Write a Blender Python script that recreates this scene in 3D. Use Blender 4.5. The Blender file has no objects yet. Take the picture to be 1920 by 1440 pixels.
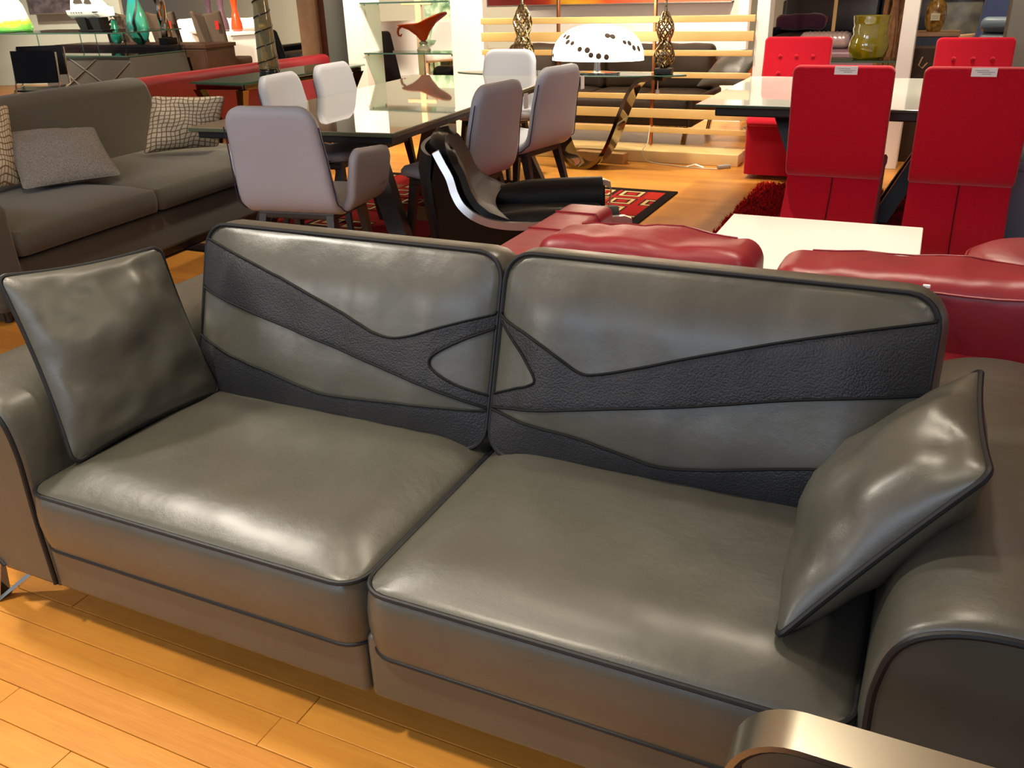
import bpy, math, random
from mathutils import Vector, Matrix, noise
random.seed(7)
C = bpy.context.scene.collection
SC = bpy.context.scene
PI = math.pi
R = math.radians

# ------------------------------------------------------------------ camera
# World axes: x runs along the grey leather sofa, y away from its front, z up (metres).
PITCH, ROLL, HEAD, FPX = R(24.602), R(1.776), R(25.8), 1640.0
CAM = Vector((0.820, -1.039, 1.40))
HD = Vector((-math.sin(HEAD), math.cos(HEAD), 0))
HR = Vector((math.cos(HEAD), math.sin(HEAD), 0))
CF = HD*math.cos(PITCH) + Vector((0, 0, -math.sin(PITCH)))
_U = HD*math.sin(PITCH) + Vector((0, 0, math.cos(PITCH)))
CR = HR*math.cos(ROLL) - _U*math.sin(ROLL)
CU = HR*math.sin(ROLL) + _U*math.cos(ROLL)
cam = bpy.data.cameras.new('camera')
co = bpy.data.objects.new('camera', cam); C.objects.link(co)
m = Matrix((CR, CU, -CF)).transposed().to_4x4(); m.translation = CAM
co.matrix_world = m
cam.sensor_width = 36; cam.lens = FPX/1920*36; cam.clip_end = 200; cam.clip_start = .02
SC.camera = co

# ------------------------------------------------------------------ light and exposure
SC.view_settings.view_transform = 'Standard'; SC.view_settings.look = 'None'
SC.view_settings.gamma = 1; SC.view_settings.use_curve_mapping = False
SC.view_settings.exposure = 0.0
w = bpy.data.worlds.new('world'); SC.world = w; w.use_nodes = True
w.node_tree.nodes['Background'].inputs[0].default_value = (.70, .82, 1.0, 1)
w.node_tree.nodes['Background'].inputs[1].default_value = .42

def spot(loc, to, power, col=(1, .80, .56), ang=75, rad=.09, blend=.6):
    l = bpy.data.lights.new('ceiling_spot', 'SPOT'); l.energy = power; l.color = col
    l.spot_size = R(ang); l.spot_blend = blend; l.shadow_soft_size = rad
    o = bpy.data.objects.new('ceiling_spot', l); C.objects.link(o); o.location = loc
    o.rotation_euler = (Vector(to)-Vector(loc)).to_track_quat('-Z', 'Y').to_euler()
def area(loc, to, power, sx, sy, col):
    l = bpy.data.lights.new('daylight', 'AREA'); l.energy = power; l.color = col
    l.shape = 'RECTANGLE'; l.size = sx; l.size_y = sy
    o = bpy.data.objects.new('daylight', l); C.objects.link(o); o.location = loc
    o.rotation_euler = (Vector(to)-Vector(loc)).to_track_quat('-Z', 'Y').to_euler()
WARM = (1, .86, .66)
spot((-2.45, .30, 3.3), (-.6, .1, .2), 330, (1, .92, .78), 84, .13)
spot((2.6, -.6, 3.3), (.5, .6, .3), 65, WARM, 70, .14)
spot((-.6, -1.05, 3.3), (-.45, -.22, .0), 330, WARM, 46, .10, .7)
spot((.3, 1.7, 3.3), (.2, .2, .2), 120, WARM, 80, .14)
spot((-.5, .45, 3.3), (-.6, -.2, .0), 60, WARM, 80, .14)
# rows over the back of the shop
for (x, y, tx, ty, tz, p, a) in [
        (.5, 4.4, .4, 2.8, .3, 420, 40), (-2.4, 4.2, -2.6, 4.2, .7, 260, 70), (-1.2, 5.2, -2.4, 5.0, .8, 160, 60),
        (-3.4, 6.6, -2.7, 6.0, .7, 330, 55), (-1.3, 5.2, -1.5, 6.4, .6, 420, 70), (-2.2, 7.5, -2.0, 8.6, 1.9, 520, 75),
        (-.6, 7.5, -.8, 8.6, 1.9, 520, 75), (.7, 5.8, .5, 4.9, .8, 420, 70), (1.4, 4.6, .9, 6.1, .7, 110, 70),
        (-.5, 4.4, -.6, 4.7, 0, 150, 60), (-2.9, 5.6, -3.9, 7.0, .8, 760, 60), (-4.0, 5.9, -5.2, 8.4, 1.1, 520, 60), (-3.7, 8.4, -4.2, 10.4, .8, 600, 70), (-3.0, 8.6, -3.6, 10.2, .8, 300, 70),
        (-5.5, 4.6, -4.7, 5.0, .7, 380, 80), (-6.6, 9.5, -6.9, 12.8, .8, 1300, 90), (-9.5, 9.5, -10.3, 13.5, .9, 1100, 90),
        (-12.5, 12, -12, 15, 1.2, 900, 100), (-7.5, 13, -8.5, 16.5, 1.0, 450, 100), (-7.4, 5.6, -9.2, 8.4, .8, 900, 60), (-10.6, 6.2, -11.2, 9.2, 1.0, 900, 70),
        (1.3, 7.6, 1.2, 10.0, .9, 420, 90), (2.6, 6.4, 2.2, 7.6, .9, 260, 80), (.2, 8.0, .3, 9.6, .7, 300, 80), (.4, 5.1, 0, 6.45, .9, 150, 45), (-2.2, 1.4, -3.6, 2.8, .5, 130, 70),
        (.9, 1.5, .9, 1.9, .6, 90, 60)]:
    spot((x, y, 3.3), (tx, ty, tz), p, WARM, a, .1)
area((-.2, -4.4, 2.7), (0, 2, .8), 70, 3.6, 1.1, (.66, .80, 1.0))
area((-3.7, -3.2, 2.3), (-.4, .6, .7), 50, .8, .8, (1, .96, .90))

# ------------------------------------------------------------------ helpers: placing
def ray(px, py): return CF + CR*((px-960)/FPX) - CU*((py-720)/FPX)
def G(px, py, z):                       # the point at height z
    r = ray(px, py); return CAM + r*((z-CAM.z)/r.z)
def D(px, py, d):                       # the point at ground distance d
    r = ray(px, py); return CAM + r*(d/(r.dot(HD)))
def V(px, py, y):                       # the point on the plane y = const
    r = ray(px, py); return CAM + r*((y-CAM.y)/r.y)

# ------------------------------------------------------------------ helpers: materials
def lin(c):
    if isinstance(c, str):
        c = [int(c[i:i+2], 16)/255 for i in (0, 2, 4)]
    return tuple(((x/12.92) if x <= .04045 else ((x+.055)/1.055)**2.4) for x in c[:3]) + (1,)
def nodes(name):
    mt = bpy.data.materials.new(name); mt.use_nodes = True
    nt = mt.node_tree; b = nt.nodes['Principled BSDF']
    return mt, nt, b
def N(nt, t, **k):
    n = nt.nodes.new(t)
    for a, v in k.items():
        if hasattr(n, a): setattr(n, a, v)
        else: n.inputs[a.replace('_', ' ')].default_value = v
    return n
def mat(name, col, rough=.5, metal=0, spec=.5, bump=None, var=None, coat=0, emit=None, sheen=0, vor=None, aniso=0):
    mt, nt, b = nodes(name)
    b.inputs['Base Color'].default_value = lin(col); b.inputs['Roughness'].default_value = rough
    b.inputs['Metallic'].default_value = metal; b.inputs['Specular IOR Level'].default_value = spec
    b.inputs['Coat Weight'].default_value = coat; b.inputs['Coat Roughness'].default_value = .03
    if sheen:
        b.inputs['Sheen Weight'].default_value = sheen; b.inputs['Sheen Roughness'].default_value = .5
    tc = N(nt, 'ShaderNodeTexCoord')
    if emit:
        b.inputs['Emission Color'].default_value = lin(emit[0]); b.inputs['Emission Strength'].default_value = emit[1]
    if var:                                   # (scale, other colour, strength)
        n = N(nt, 'ShaderNodeTexNoise', Scale=var[0], Detail=4.0); nt.links.new(tc.outputs['Object'], n.inputs['Vector'])
        r = N(nt, 'ShaderNodeMapRange'); r.inputs[1].default_value = .35; r.inputs[2].default_value = .65
        r.inputs[4].default_value = var[2]; nt.links.new(n.outputs[0], r.inputs[0])
        mx = N(nt, 'ShaderNodeMix', data_type='RGBA'); mx.inputs[6].default_value = lin(col); mx.inputs[7].default_value = lin(var[1])
        nt.links.new(r.outputs[0], mx.inputs[0]); nt.links.new(mx.outputs[2], b.inputs['Base Color'])
    last = None
    if bump:                                  # list of (scale, strength, distance)
        for (s, st, di) in bump:
            n = N(nt, 'ShaderNodeTexNoise', Scale=s, Detail=3.0); nt.links.new(tc.outputs['Object'], n.inputs['Vector'])
            bp = N(nt, 'ShaderNodeBump', Strength=st, Distance=di); nt.links.new(n.outputs[0], bp.inputs['Height'])
            if last: nt.links.new(last.outputs[0], bp.inputs['Normal'])
            last = bp
    if vor:                                   # pebbled grain (scale, strength, distance)
        n = N(nt, 'ShaderNodeTexVoronoi', Scale=vor[0]); nt.links.new(tc.outputs['Object'], n.inputs['Vector'])
        bp = N(nt, 'ShaderNodeBump', Strength=vor[1], Distance=vor[2], invert=True); nt.links.new(n.outputs['Distance'], bp.inputs['Height'])
        if last: nt.links.new(last.outputs[0], bp.inputs['Normal'])
        last = bp
    if last: nt.links.new(last.outputs[0], b.inputs['Normal'])
    return mt
def glass(name, tint, rough=.0, f0=1.5, base=.0):
    mt, nt, b = nodes(name); nt.nodes.remove(b)
    out = nt.nodes['Material Output']
    t = N(nt, 'ShaderNodeBsdfTransparent'); t.inputs[0].default_value = lin(tint)
    g = N(nt, 'ShaderNodeBsdfGlossy'); g.inputs['Roughness'].default_value = rough
    fr = N(nt, 'ShaderNodeFresnel'); fr.inputs[0].default_value = f0
    mx = N(nt, 'ShaderNodeMixShader'); nt.links.new(fr.outputs[0], mx.inputs[0])
    nt.links.new(t.outputs[0], mx.inputs[1]); nt.links.new(g.outputs[0], mx.inputs[2])
    last = mx
    if base:
        d = N(nt, 'ShaderNodeBsdfDiffuse'); d.inputs[0].default_value = lin(tint)
        m2 = N(nt, 'ShaderNodeMixShader'); m2.inputs[0].default_value = base
        nt.links.new(mx.outputs[0], m2.inputs[1]); nt.links.new(d.outputs[0], m2.inputs[2]); last = m2
    nt.links.new(last.outputs[0], out.inputs[0])
    return mt

GREY = mat('grey_leather', '4a4940', .40, spec=.5, bump=[(9, .12, .02), (38, .15, .006), (420, .16, .002)], var=(6, '44433a', 1))
GREY.node_tree.nodes['Principled BSDF'].inputs['Coat Weight'].default_value = .35; GREY.node_tree.nodes['Principled BSDF'].inputs['Coat Roughness'].default_value = .30
DARK = mat('charcoal_leather', '232426', .48, spec=.4, vor=(240, .30, .004), bump=[(14, .08, .02)])
PIPE = mat('dark_piping', '17181a', .5, spec=.35)
SEAM = mat('seam_thread', '121314', .7, spec=.2)
CHROME = mat('chrome', 'd8d2c4', .08, 1)
BRUSH = mat('brushed_steel', 'aca696', .30, 1)
BLACK = mat('black', '0e0e0f', .45)
BLACKL = mat('black_leather', '0a0b0e', .42, spec=.25, bump=[(60, .08, .004)])
REDL = mat('red_leather', '8a1c28', .38, bump=[(12, .12, .02), (300, .06, .002)], var=(5, '7d1823', 1))
REDF = mat('red_wool', 'c8122c', .9, spec=.1, sheen=.3, bump=[(500, .25, .002)], var=(260, 'a80d22', .8))
BLUEF = mat('blue_grey_wool', '7d8a98', .85, spec=.2, bump=[(400, .2, .002)])
WHITEL = mat('white_lacquer', 'f2f0ea', .18)
WPAINT = mat('white_paint', 'f0eee6', .6)
GPAINT = mat('grey_green_paint', '7b7d73', .6)
CHAIRL = mat('pale_grey_leatherette', 'b0b4be', .5, bump=[(300, .05, .002)])
STITCH = mat('navy_stitching', '2a2f4a', .7)
DLEG = mat('dark_stained_wood', '2b2725', .4, var=(20, '38322e', .8))
TGLASS = mat('greige_back_painted_glass', '86877a', .02, spec=.9, coat=1)
WGLASS = mat('white_back_painted_glass', 'e4ebe4', .02, spec=.6, coat=.3)
GEDGE = mat('green_glass_edge', '3f5a4e', .15)
TEDGE = mat('olive_glass_edge', '55604a', .2)
BROWNF = mat('brown_grey_fabric', '5c5a4f', .95, spec=.1, sheen=.2, bump=[(600, .3, .002)], var=(300, '504d43', .8))
GREYP = mat('grey_linen', '8d8983', .95, spec=.1, bump=[(500, .4, .003)], var=(150, '6b6864', 1))
BROWNL = mat('brown_leather', '3a2d20', .55, spec=.3, bump=[(10, .15, .02)], var=(4, '30271e', 1))
NAVYL = mat('navy_leather', '1b2130', .35, bump=[(10, .12, .02)])
BLUEL = mat('blue_leather', '1d2c4c', .4, bump=[(10, .1, .02)])
SLATEL = mat('slate_blue_leather', '56656f', .35, bump=[(14, .2, .02)])
WHITEF = mat('white_upholstery', 'e9e6e0', .6)
PURPLE = mat('purple_velvet', '40183c', .9, sheen=.4, bump=[(200, .2, .003)])
MAGENTA = mat('magenta_velvet', '8b1f6a', .8, sheen=.4)
TAUPE = mat('taupe_fabric', '6a5b4e', .9, spec=.15, bump=[(400, .2, .002)])
GOLDW = mat('pale_gold_lacquered_wood', 'd9b878', .35, var=(3, 'cfa965', .6))
COPPER = mat('copper_post', 'b9764a', .3, 1)
WALNUT = mat('walnut_veneer', '5a4133', .4, var=(9, '4a3428', .8))
TANW = mat('tan_wood', 'a98a6a', .5, var=(8, '9c7c5c', .8))
REDW = mat('reddish_wood', '7c4b30', .5, var=(8, '6b3f28', .8))
BRONZE = mat('polished_bronze', '776a55', .06, 1)
GOLD = mat('antique_gold', '9c8c68', .15, 1, bump=[(60, .3, .01)])
CLEAR = glass('clear_glass', 'e8f3ee')
GREENG = glass('pale_green_glass', 'cfe6da')
SMOKEG = glass('smoked_glass', '8d8a52', base=.12)
TAG = mat('white_card', 'f4f3f0', .6)
INK = mat('grey_ink', '8a8a90', .7)
REDTAG = mat('red_card', 'd01818', .6)

# ------------------------------------------------------------------ helpers: meshes
class B:
    def __init__(s): s.v = []; s.f = []; s.uv = {}; s.flat = False
    def add(s, vs, fs):
        o = len(s.v); s.v += [tuple(x) for x in vs]; s.f += [tuple(i+o for i in f) for f in fs]; return o
    def box(s, x0, x1, y0, y1, z0, z1, M=None):
        vs = [Vector((x, y, z)) for x in (x0, x1) for y in (y0, y1) for z in (z0, z1)]
        if M: vs = [M @ q for q in vs]
        s.add(vs, [(0, 1, 3, 2), (4, 6, 7, 5), (0, 4, 5, 1), (2, 3, 7, 6), (0, 2, 6, 4), (1, 5, 7, 3)]); return s
    def rb(s, x0, x1, y0, y1, z0, z1, r=.02, n=(2, 2, 2), k=3, fn=None, M=None):
        lo = (x0, y0, z0); hi = (x1, y1, z1); ax = []
        if r <= .012 and fn is None: s.flat = True
        r = min(r, (x1-x0)/2.02, (y1-y0)/2.02, (z1-z0)/2.02)
        for a in range(3):
            l, h = lo[a], hi[a]
            c = [l+r*(1-math.tan(PI/4*(1-i/k))) for i in range(k)]
            mid = [l+r+(h-l-2*r)*i/n[a] for i in range(n[a]+1)]
            c += mid + [h-(q-l) for q in reversed(c)]
            ax.append(c)
        idx = {}; vs = []; fs = []
        def vid(i, j, q):
            key = (i, j, q)
            if key not in idx:
                p = Vector((ax[0][i], ax[1][j], ax[2][q])); cl = Vector([min(max(p[a], lo[a]+r), hi[a]-r) for a in range(3)])
                d = p-cl
                if d.length > 1e-9: p = cl+d.normalized()*r
                if fn: p = Vector(fn(p))
                if M: p = M @ p
                idx[key] = len(vs); vs.append(p)
            return idx[key]
        nx, ny, nz = [len(a)-1 for a in ax]
        for i in range(nx):
            for j in range(ny):
                fs.append((vid(i, j, 0), vid(i, j+1, 0), vid(i+1, j+1, 0), vid(i+1, j, 0)))
                fs.append((vid(i, j, nz), vid(i+1, j, nz), vid(i+1, j+1, nz), vid(i, j+1, nz)))
        for i in range(nx):
            for q in range(nz):
                fs.append((vid(i, 0, q), vid(i+1, 0, q), vid(i+1, 0, q+1), vid(i, 0, q+1)))
                fs.append((vid(i, ny, q), vid(i, ny, q+1), vid(i+1, ny, q+1), vid(i+1, ny, q)))
        for j in range(ny):
            for q in range(nz):
                fs.append((vid(0, j, q), vid(0, j, q+1), vid(0, j+1, q+1), vid(0, j+1, q)))
                fs.append((vid(nx, j, q), vid(nx, j+1, q), vid(nx, j+1, q+1), vid(nx, j, q+1)))
        s.add(vs, fs); return s
    def tube(s, pts, r, n=8, closed=False):
        pts = [Vector(p) for p in pts]; L = len(pts); vs = []; fs = []; up = None
        for i, p in enumerate(pts):
            a = pts[(i-1) % L] if (closed or i > 0) else p
            b = pts[(i+1) % L] if (closed or i < L-1) else p
            t = (b-a); t = t.normalized() if t.length > 1e-9 else Vector((0, 0, 1))
            if up is None:
                up = Vector((0, 0, 1)) if abs(t.z) < .9 else Vector((1, 0, 0))
            up = up - t*up.dot(t)
            up = up.normalized() if up.length > 1e-6 else t.orthogonal().normalized()
            sd = t.cross(up); rr = r[i] if isinstance(r, (list, tuple)) else r
            for q in range(n):
                an = 2*PI*q/n; vs.append(p+(up*math.cos(an)+sd*math.sin(an))*rr)
        for i in range(L if closed else L-1):
            for q in range(n):
                a = i*n+q; b = i*n+(q+1) % n; c = ((i+1) % L)*n
                fs.append((a, c+q, c+(q+1) % n, b))
        if not closed:
            fs.append(tuple(range(n))); fs.append(tuple(reversed(range((L-1)*n, L*n))))
        s.add(vs, fs); return s
    def lathe(s, prof, c=(0, 0, 0), n=24, fn=None):
        vs = []; fs = []; L = len(prof)
        for (r, z) in prof:
            for q in range(n):
                a = 2*PI*q/n; p = Vector((c[0]+r*math.cos(a), c[1]+r*math.sin(a), c[2]+z))
                vs.append(fn(p, a) if fn else p)
        for i in range(L-1):
            for q in range(n):
                fs.append((i*n+q, i*n+(q+1) % n, (i+1)*n+(q+1) % n, (i+1)*n+q))
        if prof[0][0] > 1e-4: fs.append(tuple(reversed(range(n))))
        if prof[-1][0] > 1e-4: fs.append(tuple(range((L-1)*n, L*n)))
        s.add(vs, fs); return s
    def prism(s, poly, fn, a, b):
        n = len(poly); vs = [fn(p[0], p[1], a) for p in poly]+[fn(p[0], p[1], b) for p in poly]
        fs = [tuple(reversed(range(n))), tuple(range(n, 2*n))]+[(i, (i+1) % n, n+(i+1) % n, n+i) for i in range(n)]
        s.add(vs, fs); return s
    def loft(s, secs, cap=True, closed=True):
        n = len(secs[0]); vs = [p for sec in secs for p in sec]; fs = []
        for i in range(len(secs)-1):
            for q in range(n if closed else n-1):
                fs.append((i*n+q, i*n+(q+1) % n, (i+1)*n+(q+1) % n, (i+1)*n+q))
        if cap: fs += [tuple(reversed(range(n))), tuple(range((len(secs)-1)*n, len(secs)*n))]
        s.add(vs, fs); return s
    def sheet(s, g, th, edge=1.0):
        P, Q = len(g), len(g[0]); g = [[Vector(p) for p in r] for r in g]; top = []; bot = []
        for i in range(P):
            for j in range(Q):
                a = g[min(i+1, P-1)][j]-g[max(i-1, 0)][j]; b = g[i][min(j+1, Q-1)]-g[i][max(j-1, 0)]
                n = a.cross(b); n = n.normalized() if n.length > 1e-12 else Vector((0, 0, 1))
                k = edge if (i in (0, P-1) or j in (0, Q-1)) else 1
                top.append(g[i][j]+n*th/2*k); bot.append(g[i][j]-n*th/2*k)
        o = P*Q; fs = []
        for i in range(P-1):
            for j in range(Q-1):
                a, b, c, d = i*Q+j, (i+1)*Q+j, (i+1)*Q+j+1, i*Q+j+1
                fs.append((a, b, c, d)); fs.append((o+a, o+d, o+c, o+b))
        for i in range(P-1):
            fs.append((i*Q, o+i*Q, o+(i+1)*Q, (i+1)*Q)); e = Q-1
            fs.append((i*Q+e, (i+1)*Q+e, o+(i+1)*Q+e, o+i*Q+e))
        for j in range(Q-1):
            fs.append((j, j+1, o+j+1, o+j)); e = (P-1)*Q
            fs.append((e+j, o+e+j, o+e+j+1, e+j+1))
        s.add(top+bot, fs); return s
    def mk(s, name, m, parent=None, ang=42, M=None):
        me = bpy.data.meshes.new(name)
        me.from_pydata([tuple(M @ Vector(p)) if M else p for p in s.v], [], s.f); me.update()
        if s.uv:
            ul = me.uv_layers.new(name='UVMap')
            for l in me.loops: ul.data[l.index].uv = s.uv.get(l.vertex_index, (0, 0))
        me.materials.append(m)
        import bmesh
        bm = bmesh.new(); bm.from_mesh(me); bmesh.ops.recalc_face_normals(bm, faces=bm.faces); bm.to_mesh(me); bm.free()
        me.shade_smooth(); me.set_sharp_from_angle(angle=R(12 if s.flat and ang == 42 else ang))
        o = bpy.data.objects.new(name, me); C.objects.link(o)
        if parent: o.parent = parent
        return o
def tag(o, label, cat, group=None):
    o['label'] = label; o['category'] = cat
    if group: o['group'] = group
    return o
def thing(name, label, cat, loc=(0, 0, 0), rz=0, group=None):
    o = bpy.data.objects.new(name, None); C.objects.link(o); o.location = loc; o.rotation_euler = (0, 0, rz)
    o.empty_display_size = .1
    return tag(o, label, cat, group)
def struct(o): o['kind'] = 'structure'; return o
def dup(root, loc, rz, label, group=None):
    r = root.copy(); C.objects.link(r); r.location = loc; r.rotation_euler = (0, 0, rz); r['label'] = label
    if group: r['group'] = group
    for ch in list(root.children):
        c = ch.copy(); C.objects.link(c); c.parent = r
        for g in list(ch.children):
            d = g.copy(); C.objects.link(d); d.parent = c
    return r

# ---- upholstery shapes
def cush(b, x0, x1, y0, y1, z0, z1, r=.05, crown=.04, wd=.14, nx=20, ny=14, bul=.012, M=None, nz=(0, 6), seed=0, bot=.01):
    """box cushion with rounded plan corners, straight wall and crowned top; returns (surface, top loop, bottom loop)"""
    M = M or Matrix()
    def axis(a, c, n): return [a+r*k/3 for k in range(3)]+[a+r+(c-a-2*r)*i/n for i in range(n+1)]+[c-r*k/3 for k in (2, 1, 0)]
    xs = axis(x0, x1, nx); ys = axis(y0, y1, ny)
    def plan(x, y):
        cx = min(max(x, x0+r), x1-r); cy = min(max(y, y0+r), y1-r); dx, dy = x-cx, y-cy
        L = math.hypot(dx, dy)
        if dx and dy and L > 0: k = max(abs(dx), abs(dy))/L; dx *= k; dy *= k
        return cx+dx, cy+dy
    def h(t): t = min(max(t/wd, 0), 1); return 1-(1-t)**2
    def tz(x, y):
        q = h(min(x-x0, x1-x))*h(min(y-y0, y1-y))
        fy = nz[2] if len(nz) > 2 else nz[1]
        n = noise.noise(Vector((x*nz[1]+seed, y*fy, seed*1.7)))+.5*noise.noise(Vector((x*nz[1]*2.7, y*fy*2.1+seed, 3)))
        return z1+crown*q+nz[0]*n*min(1, q*1.6)
    def surf(x, y, off=0):
        px, py = plan(x, y); e = 1e-3
        gx = (tz(x+e, y)-tz(x-e, y))/(2*e); gy = (tz(x, y+e)-tz(x, y-e))/(2*e)
        n = Vector((-gx, -gy, 1)).normalized()
        return M @ (Vector((px, py, tz(x, y)))+n*off)
    P, Q = len(xs), len(ys); vs = []; fs = []
    for x in xs:
        for y in ys: vs.append(surf(x, y))
    for i in range(P-1):
        for j in range(Q-1): fs.append((i*Q+j, (i+1)*Q+j, (i+1)*Q+j+1, i*Q+j+1))
    o2 = len(vs)
    for x in xs:
        for y in ys:
            px, py = plan(x, y); q = h(min(x-x0, x1-x))*h(min(y-y0, y1-y)); vs.append(M @ Vector((px, py, z0-bot*q)))
    for i in range(P-1):
        for j in range(Q-1): fs.append((o2+i*Q+j, o2+i*Q+j+1, o2+(i+1)*Q+j+1, o2+(i+1)*Q+j))
    ring = [(i, 0) for i in range(P-1)]+[(P-1, j) for j in range(Q-1)]+[(i, Q-1) for i in range(P-1, 0, -1)]+[(0, j) for j in range(Q-1, 0, -1)]
    K = 5; rows = [[i*Q+j for i, j in ring]]
    cxm, cym = (x0+x1)/2, (y0+y1)/2
    for k in range(1, K):
        row = []
        for i, j in ring:
            px, py = plan(xs[i], ys[j])
            cx = min(max(px, x0+r), x1-r); cy = min(max(py, y0+r), y1-r); d = Vector((px-cx, py-cy, 0))
            if d.length < 1e-6: d = Vector((0, 0, 0))
            else: d.normalize()
            t = k/K; row.append(len(vs)); vs.append(M @ (Vector((px, py, z1+(z0-z1)*t))+d*bul*math.sin(PI*t)))
        rows.append(row)
    rows.append([o2+i*Q+j for i, j in ring]); n = len(ring)
    for k in range(K):
        for q in range(n): fs.append((rows[k][q], rows[k+1][q], rows[k+1][(q+1) % n], rows[k][(q+1) % n]))
    b.add(vs, fs)
    return surf, [Vector(vs[i]) for i in rows[0]], [Vector(vs[i]) for i in rows[-1]]
def pillow(b, c00, c10, c11, c01, th, n=18, pinch=.07, nz=.006, seed=0, ex=.5, cor=.11):
    c00, c10, c11, c01 = [Vector(c) for c in (c00, c10, c11, c01)]
    nrm = (c10-c00).cross(c01-c00).normalized(); tv = [math.sin(PI/2*(-1+2*i/n)) for i in range(n+1)]
    Q = n+1; loop = {}; o = len(b.v); vs = []; fs = []
    for sgn in (1, -1):
        for i, a in enumerate(tv):
            for j, c in enumerate(tv):
                ar, cr_ = a, c; q0 = 1-cor
                if abs(a) > q0 and abs(c) > q0:
                    da, dc = abs(a)-q0, abs(c)-q0; k_ = max(da, dc)/math.hypot(da, dc); ar = math.copysign(q0+da*k_, a); cr_ = math.copysign(q0+dc*k_, c)
                a2 = ar*(1-pinch*(1-cr_*cr_)); c2 = cr_*(1-pinch*(1-ar*ar)); u = (a2+1)/2; v = (c2+1)/2
                p = c00*(1-u)*(1-v)+c10*u*(1-v)+c11*u*v+c01*(1-u)*v
                q = max((1-a*a)*(1-c*c), 0)
                wr = nz*noise.noise(p*9+Vector((seed, 0, sgn)))*2*min(1, q*3)+nz*1.1*noise.noise(p*22+Vector((seed, 3, 0)))*min(1, q*5)
                p = p+nrm*sgn*(th/2*q**ex+wr)
                if i in (0, n) or j in (0, n): loop[(i, j)] = p
                b.uv[o+len(vs)] = ((a+1)/2, (c+1)/2)
                vs.append(p)
    k = Q*Q
    for i in range(n):
        for j in range(n):
            a = i*Q+j; fs.append((a, a+Q, a+Q+1, a+1)); fs.append((k+a, k+a+1, k+a+Q+1, k+a+Q))
    b.add(vs, fs)
    ring = [(i, 0) for i in range(n)]+[(n, j) for j in range(n)]+[(i, n) for i in range(n, 0, -1)]+[(0, j) for j in range(n, 0, -1)]
    for q in range(len(ring)):      # weld strip
        i, j = ring[q]; i2, j2 = ring[(q+1) % len(ring)]
        b.f.append((o+i*Q+j, o+i2*Q+j2, o+k+i2*Q+j2, o+k+i*Q+j))
    return [loop[r] for r in ring]
def bend(path, w, L=None, r=.08, ny=12, nl=26, wf=None):
    """unrolled rounded rectangle bent along a 2D side path [(y,z)] -> grid of points (x,y,z)"""
    d = [0]
    for a, c in zip(path, path[1:]): d.append(d[-1]+math.hypot(c[0]-a[0], c[1]-a[1]))
    T = d[-1]
    def at(l):
        l = min(max(l, 0), T)
        for i in range(len(d)-1):
            if l <= d[i+1]+1e-9:
                t = (l-d[i])/max(d[i+1]-d[i], 1e-9); return path[i][0]+(path[i+1][0]-path[i][0])*t, path[i][1]+(path[i+1][1]-path[i][1])*t
        return path[-1]
    ls = [r*k/4 for k in range(4)]+[r+(T-2*r)*i/nl for i in range(nl+1)]+[T-r*k/4 for k in (3, 2, 1, 0)]
    xs = [-w/2+r*k/4 for k in range(4)]+[-w/2+r+(w-2*r)*i/ny for i in range(ny+1)]+[w/2-r*k/4 for k in (3, 2, 1, 0)]
    g = []
    for l in ls:
        row = []
        for x in xs:
            cx = min(max(x, -w/2+r), w/2-r); cl = min(max(l, r), T-r); dx, dl = x-cx, l-cl
            H = math.hypot(dx, dl)
            if dx and dl: k = max(abs(dx), abs(dl))/H; dx *= k; dl *= k
            l2 = cl+dl; y, z = at(l2); k = wf(l2/T) if wf else 1
            row.append(Vector(((cx+dx)*k, y, z)))
        g.append(row)
    return g
def smooth_path(pts, n=6):
    out = []
    for i in range(len(pts)-1):
        p0 = Vector(pts[max(i-1, 0)]); p1 = Vector(pts[i]); p2 = Vector(pts[i+1]); p3 = Vector(pts[min(i+2, len(pts)-1)])
        for k in range(n):
            t = k/n; out.append(.5*((2*p1)+(p2-p0)*t+(2*p0-5*p1+4*p2-p3)*t*t+(3*p1-p0-3*p2+p3)*t**3))
    out.append(Vector(pts[-1])); return out
def interp(pts, s):
    if s <= pts[0][0]: a, c = pts[0], pts[1]
    elif s >= pts[-1][0]: a, c = pts[-2], pts[-1]
    else:
        for a, c in zip(pts, pts[1:]):
            if a[0] <= s <= c[0]: break
    t = (s-a[0])/max(c[0]-a[0], 1e-9); return a[1]+(c[1]-a[1])*t

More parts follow.
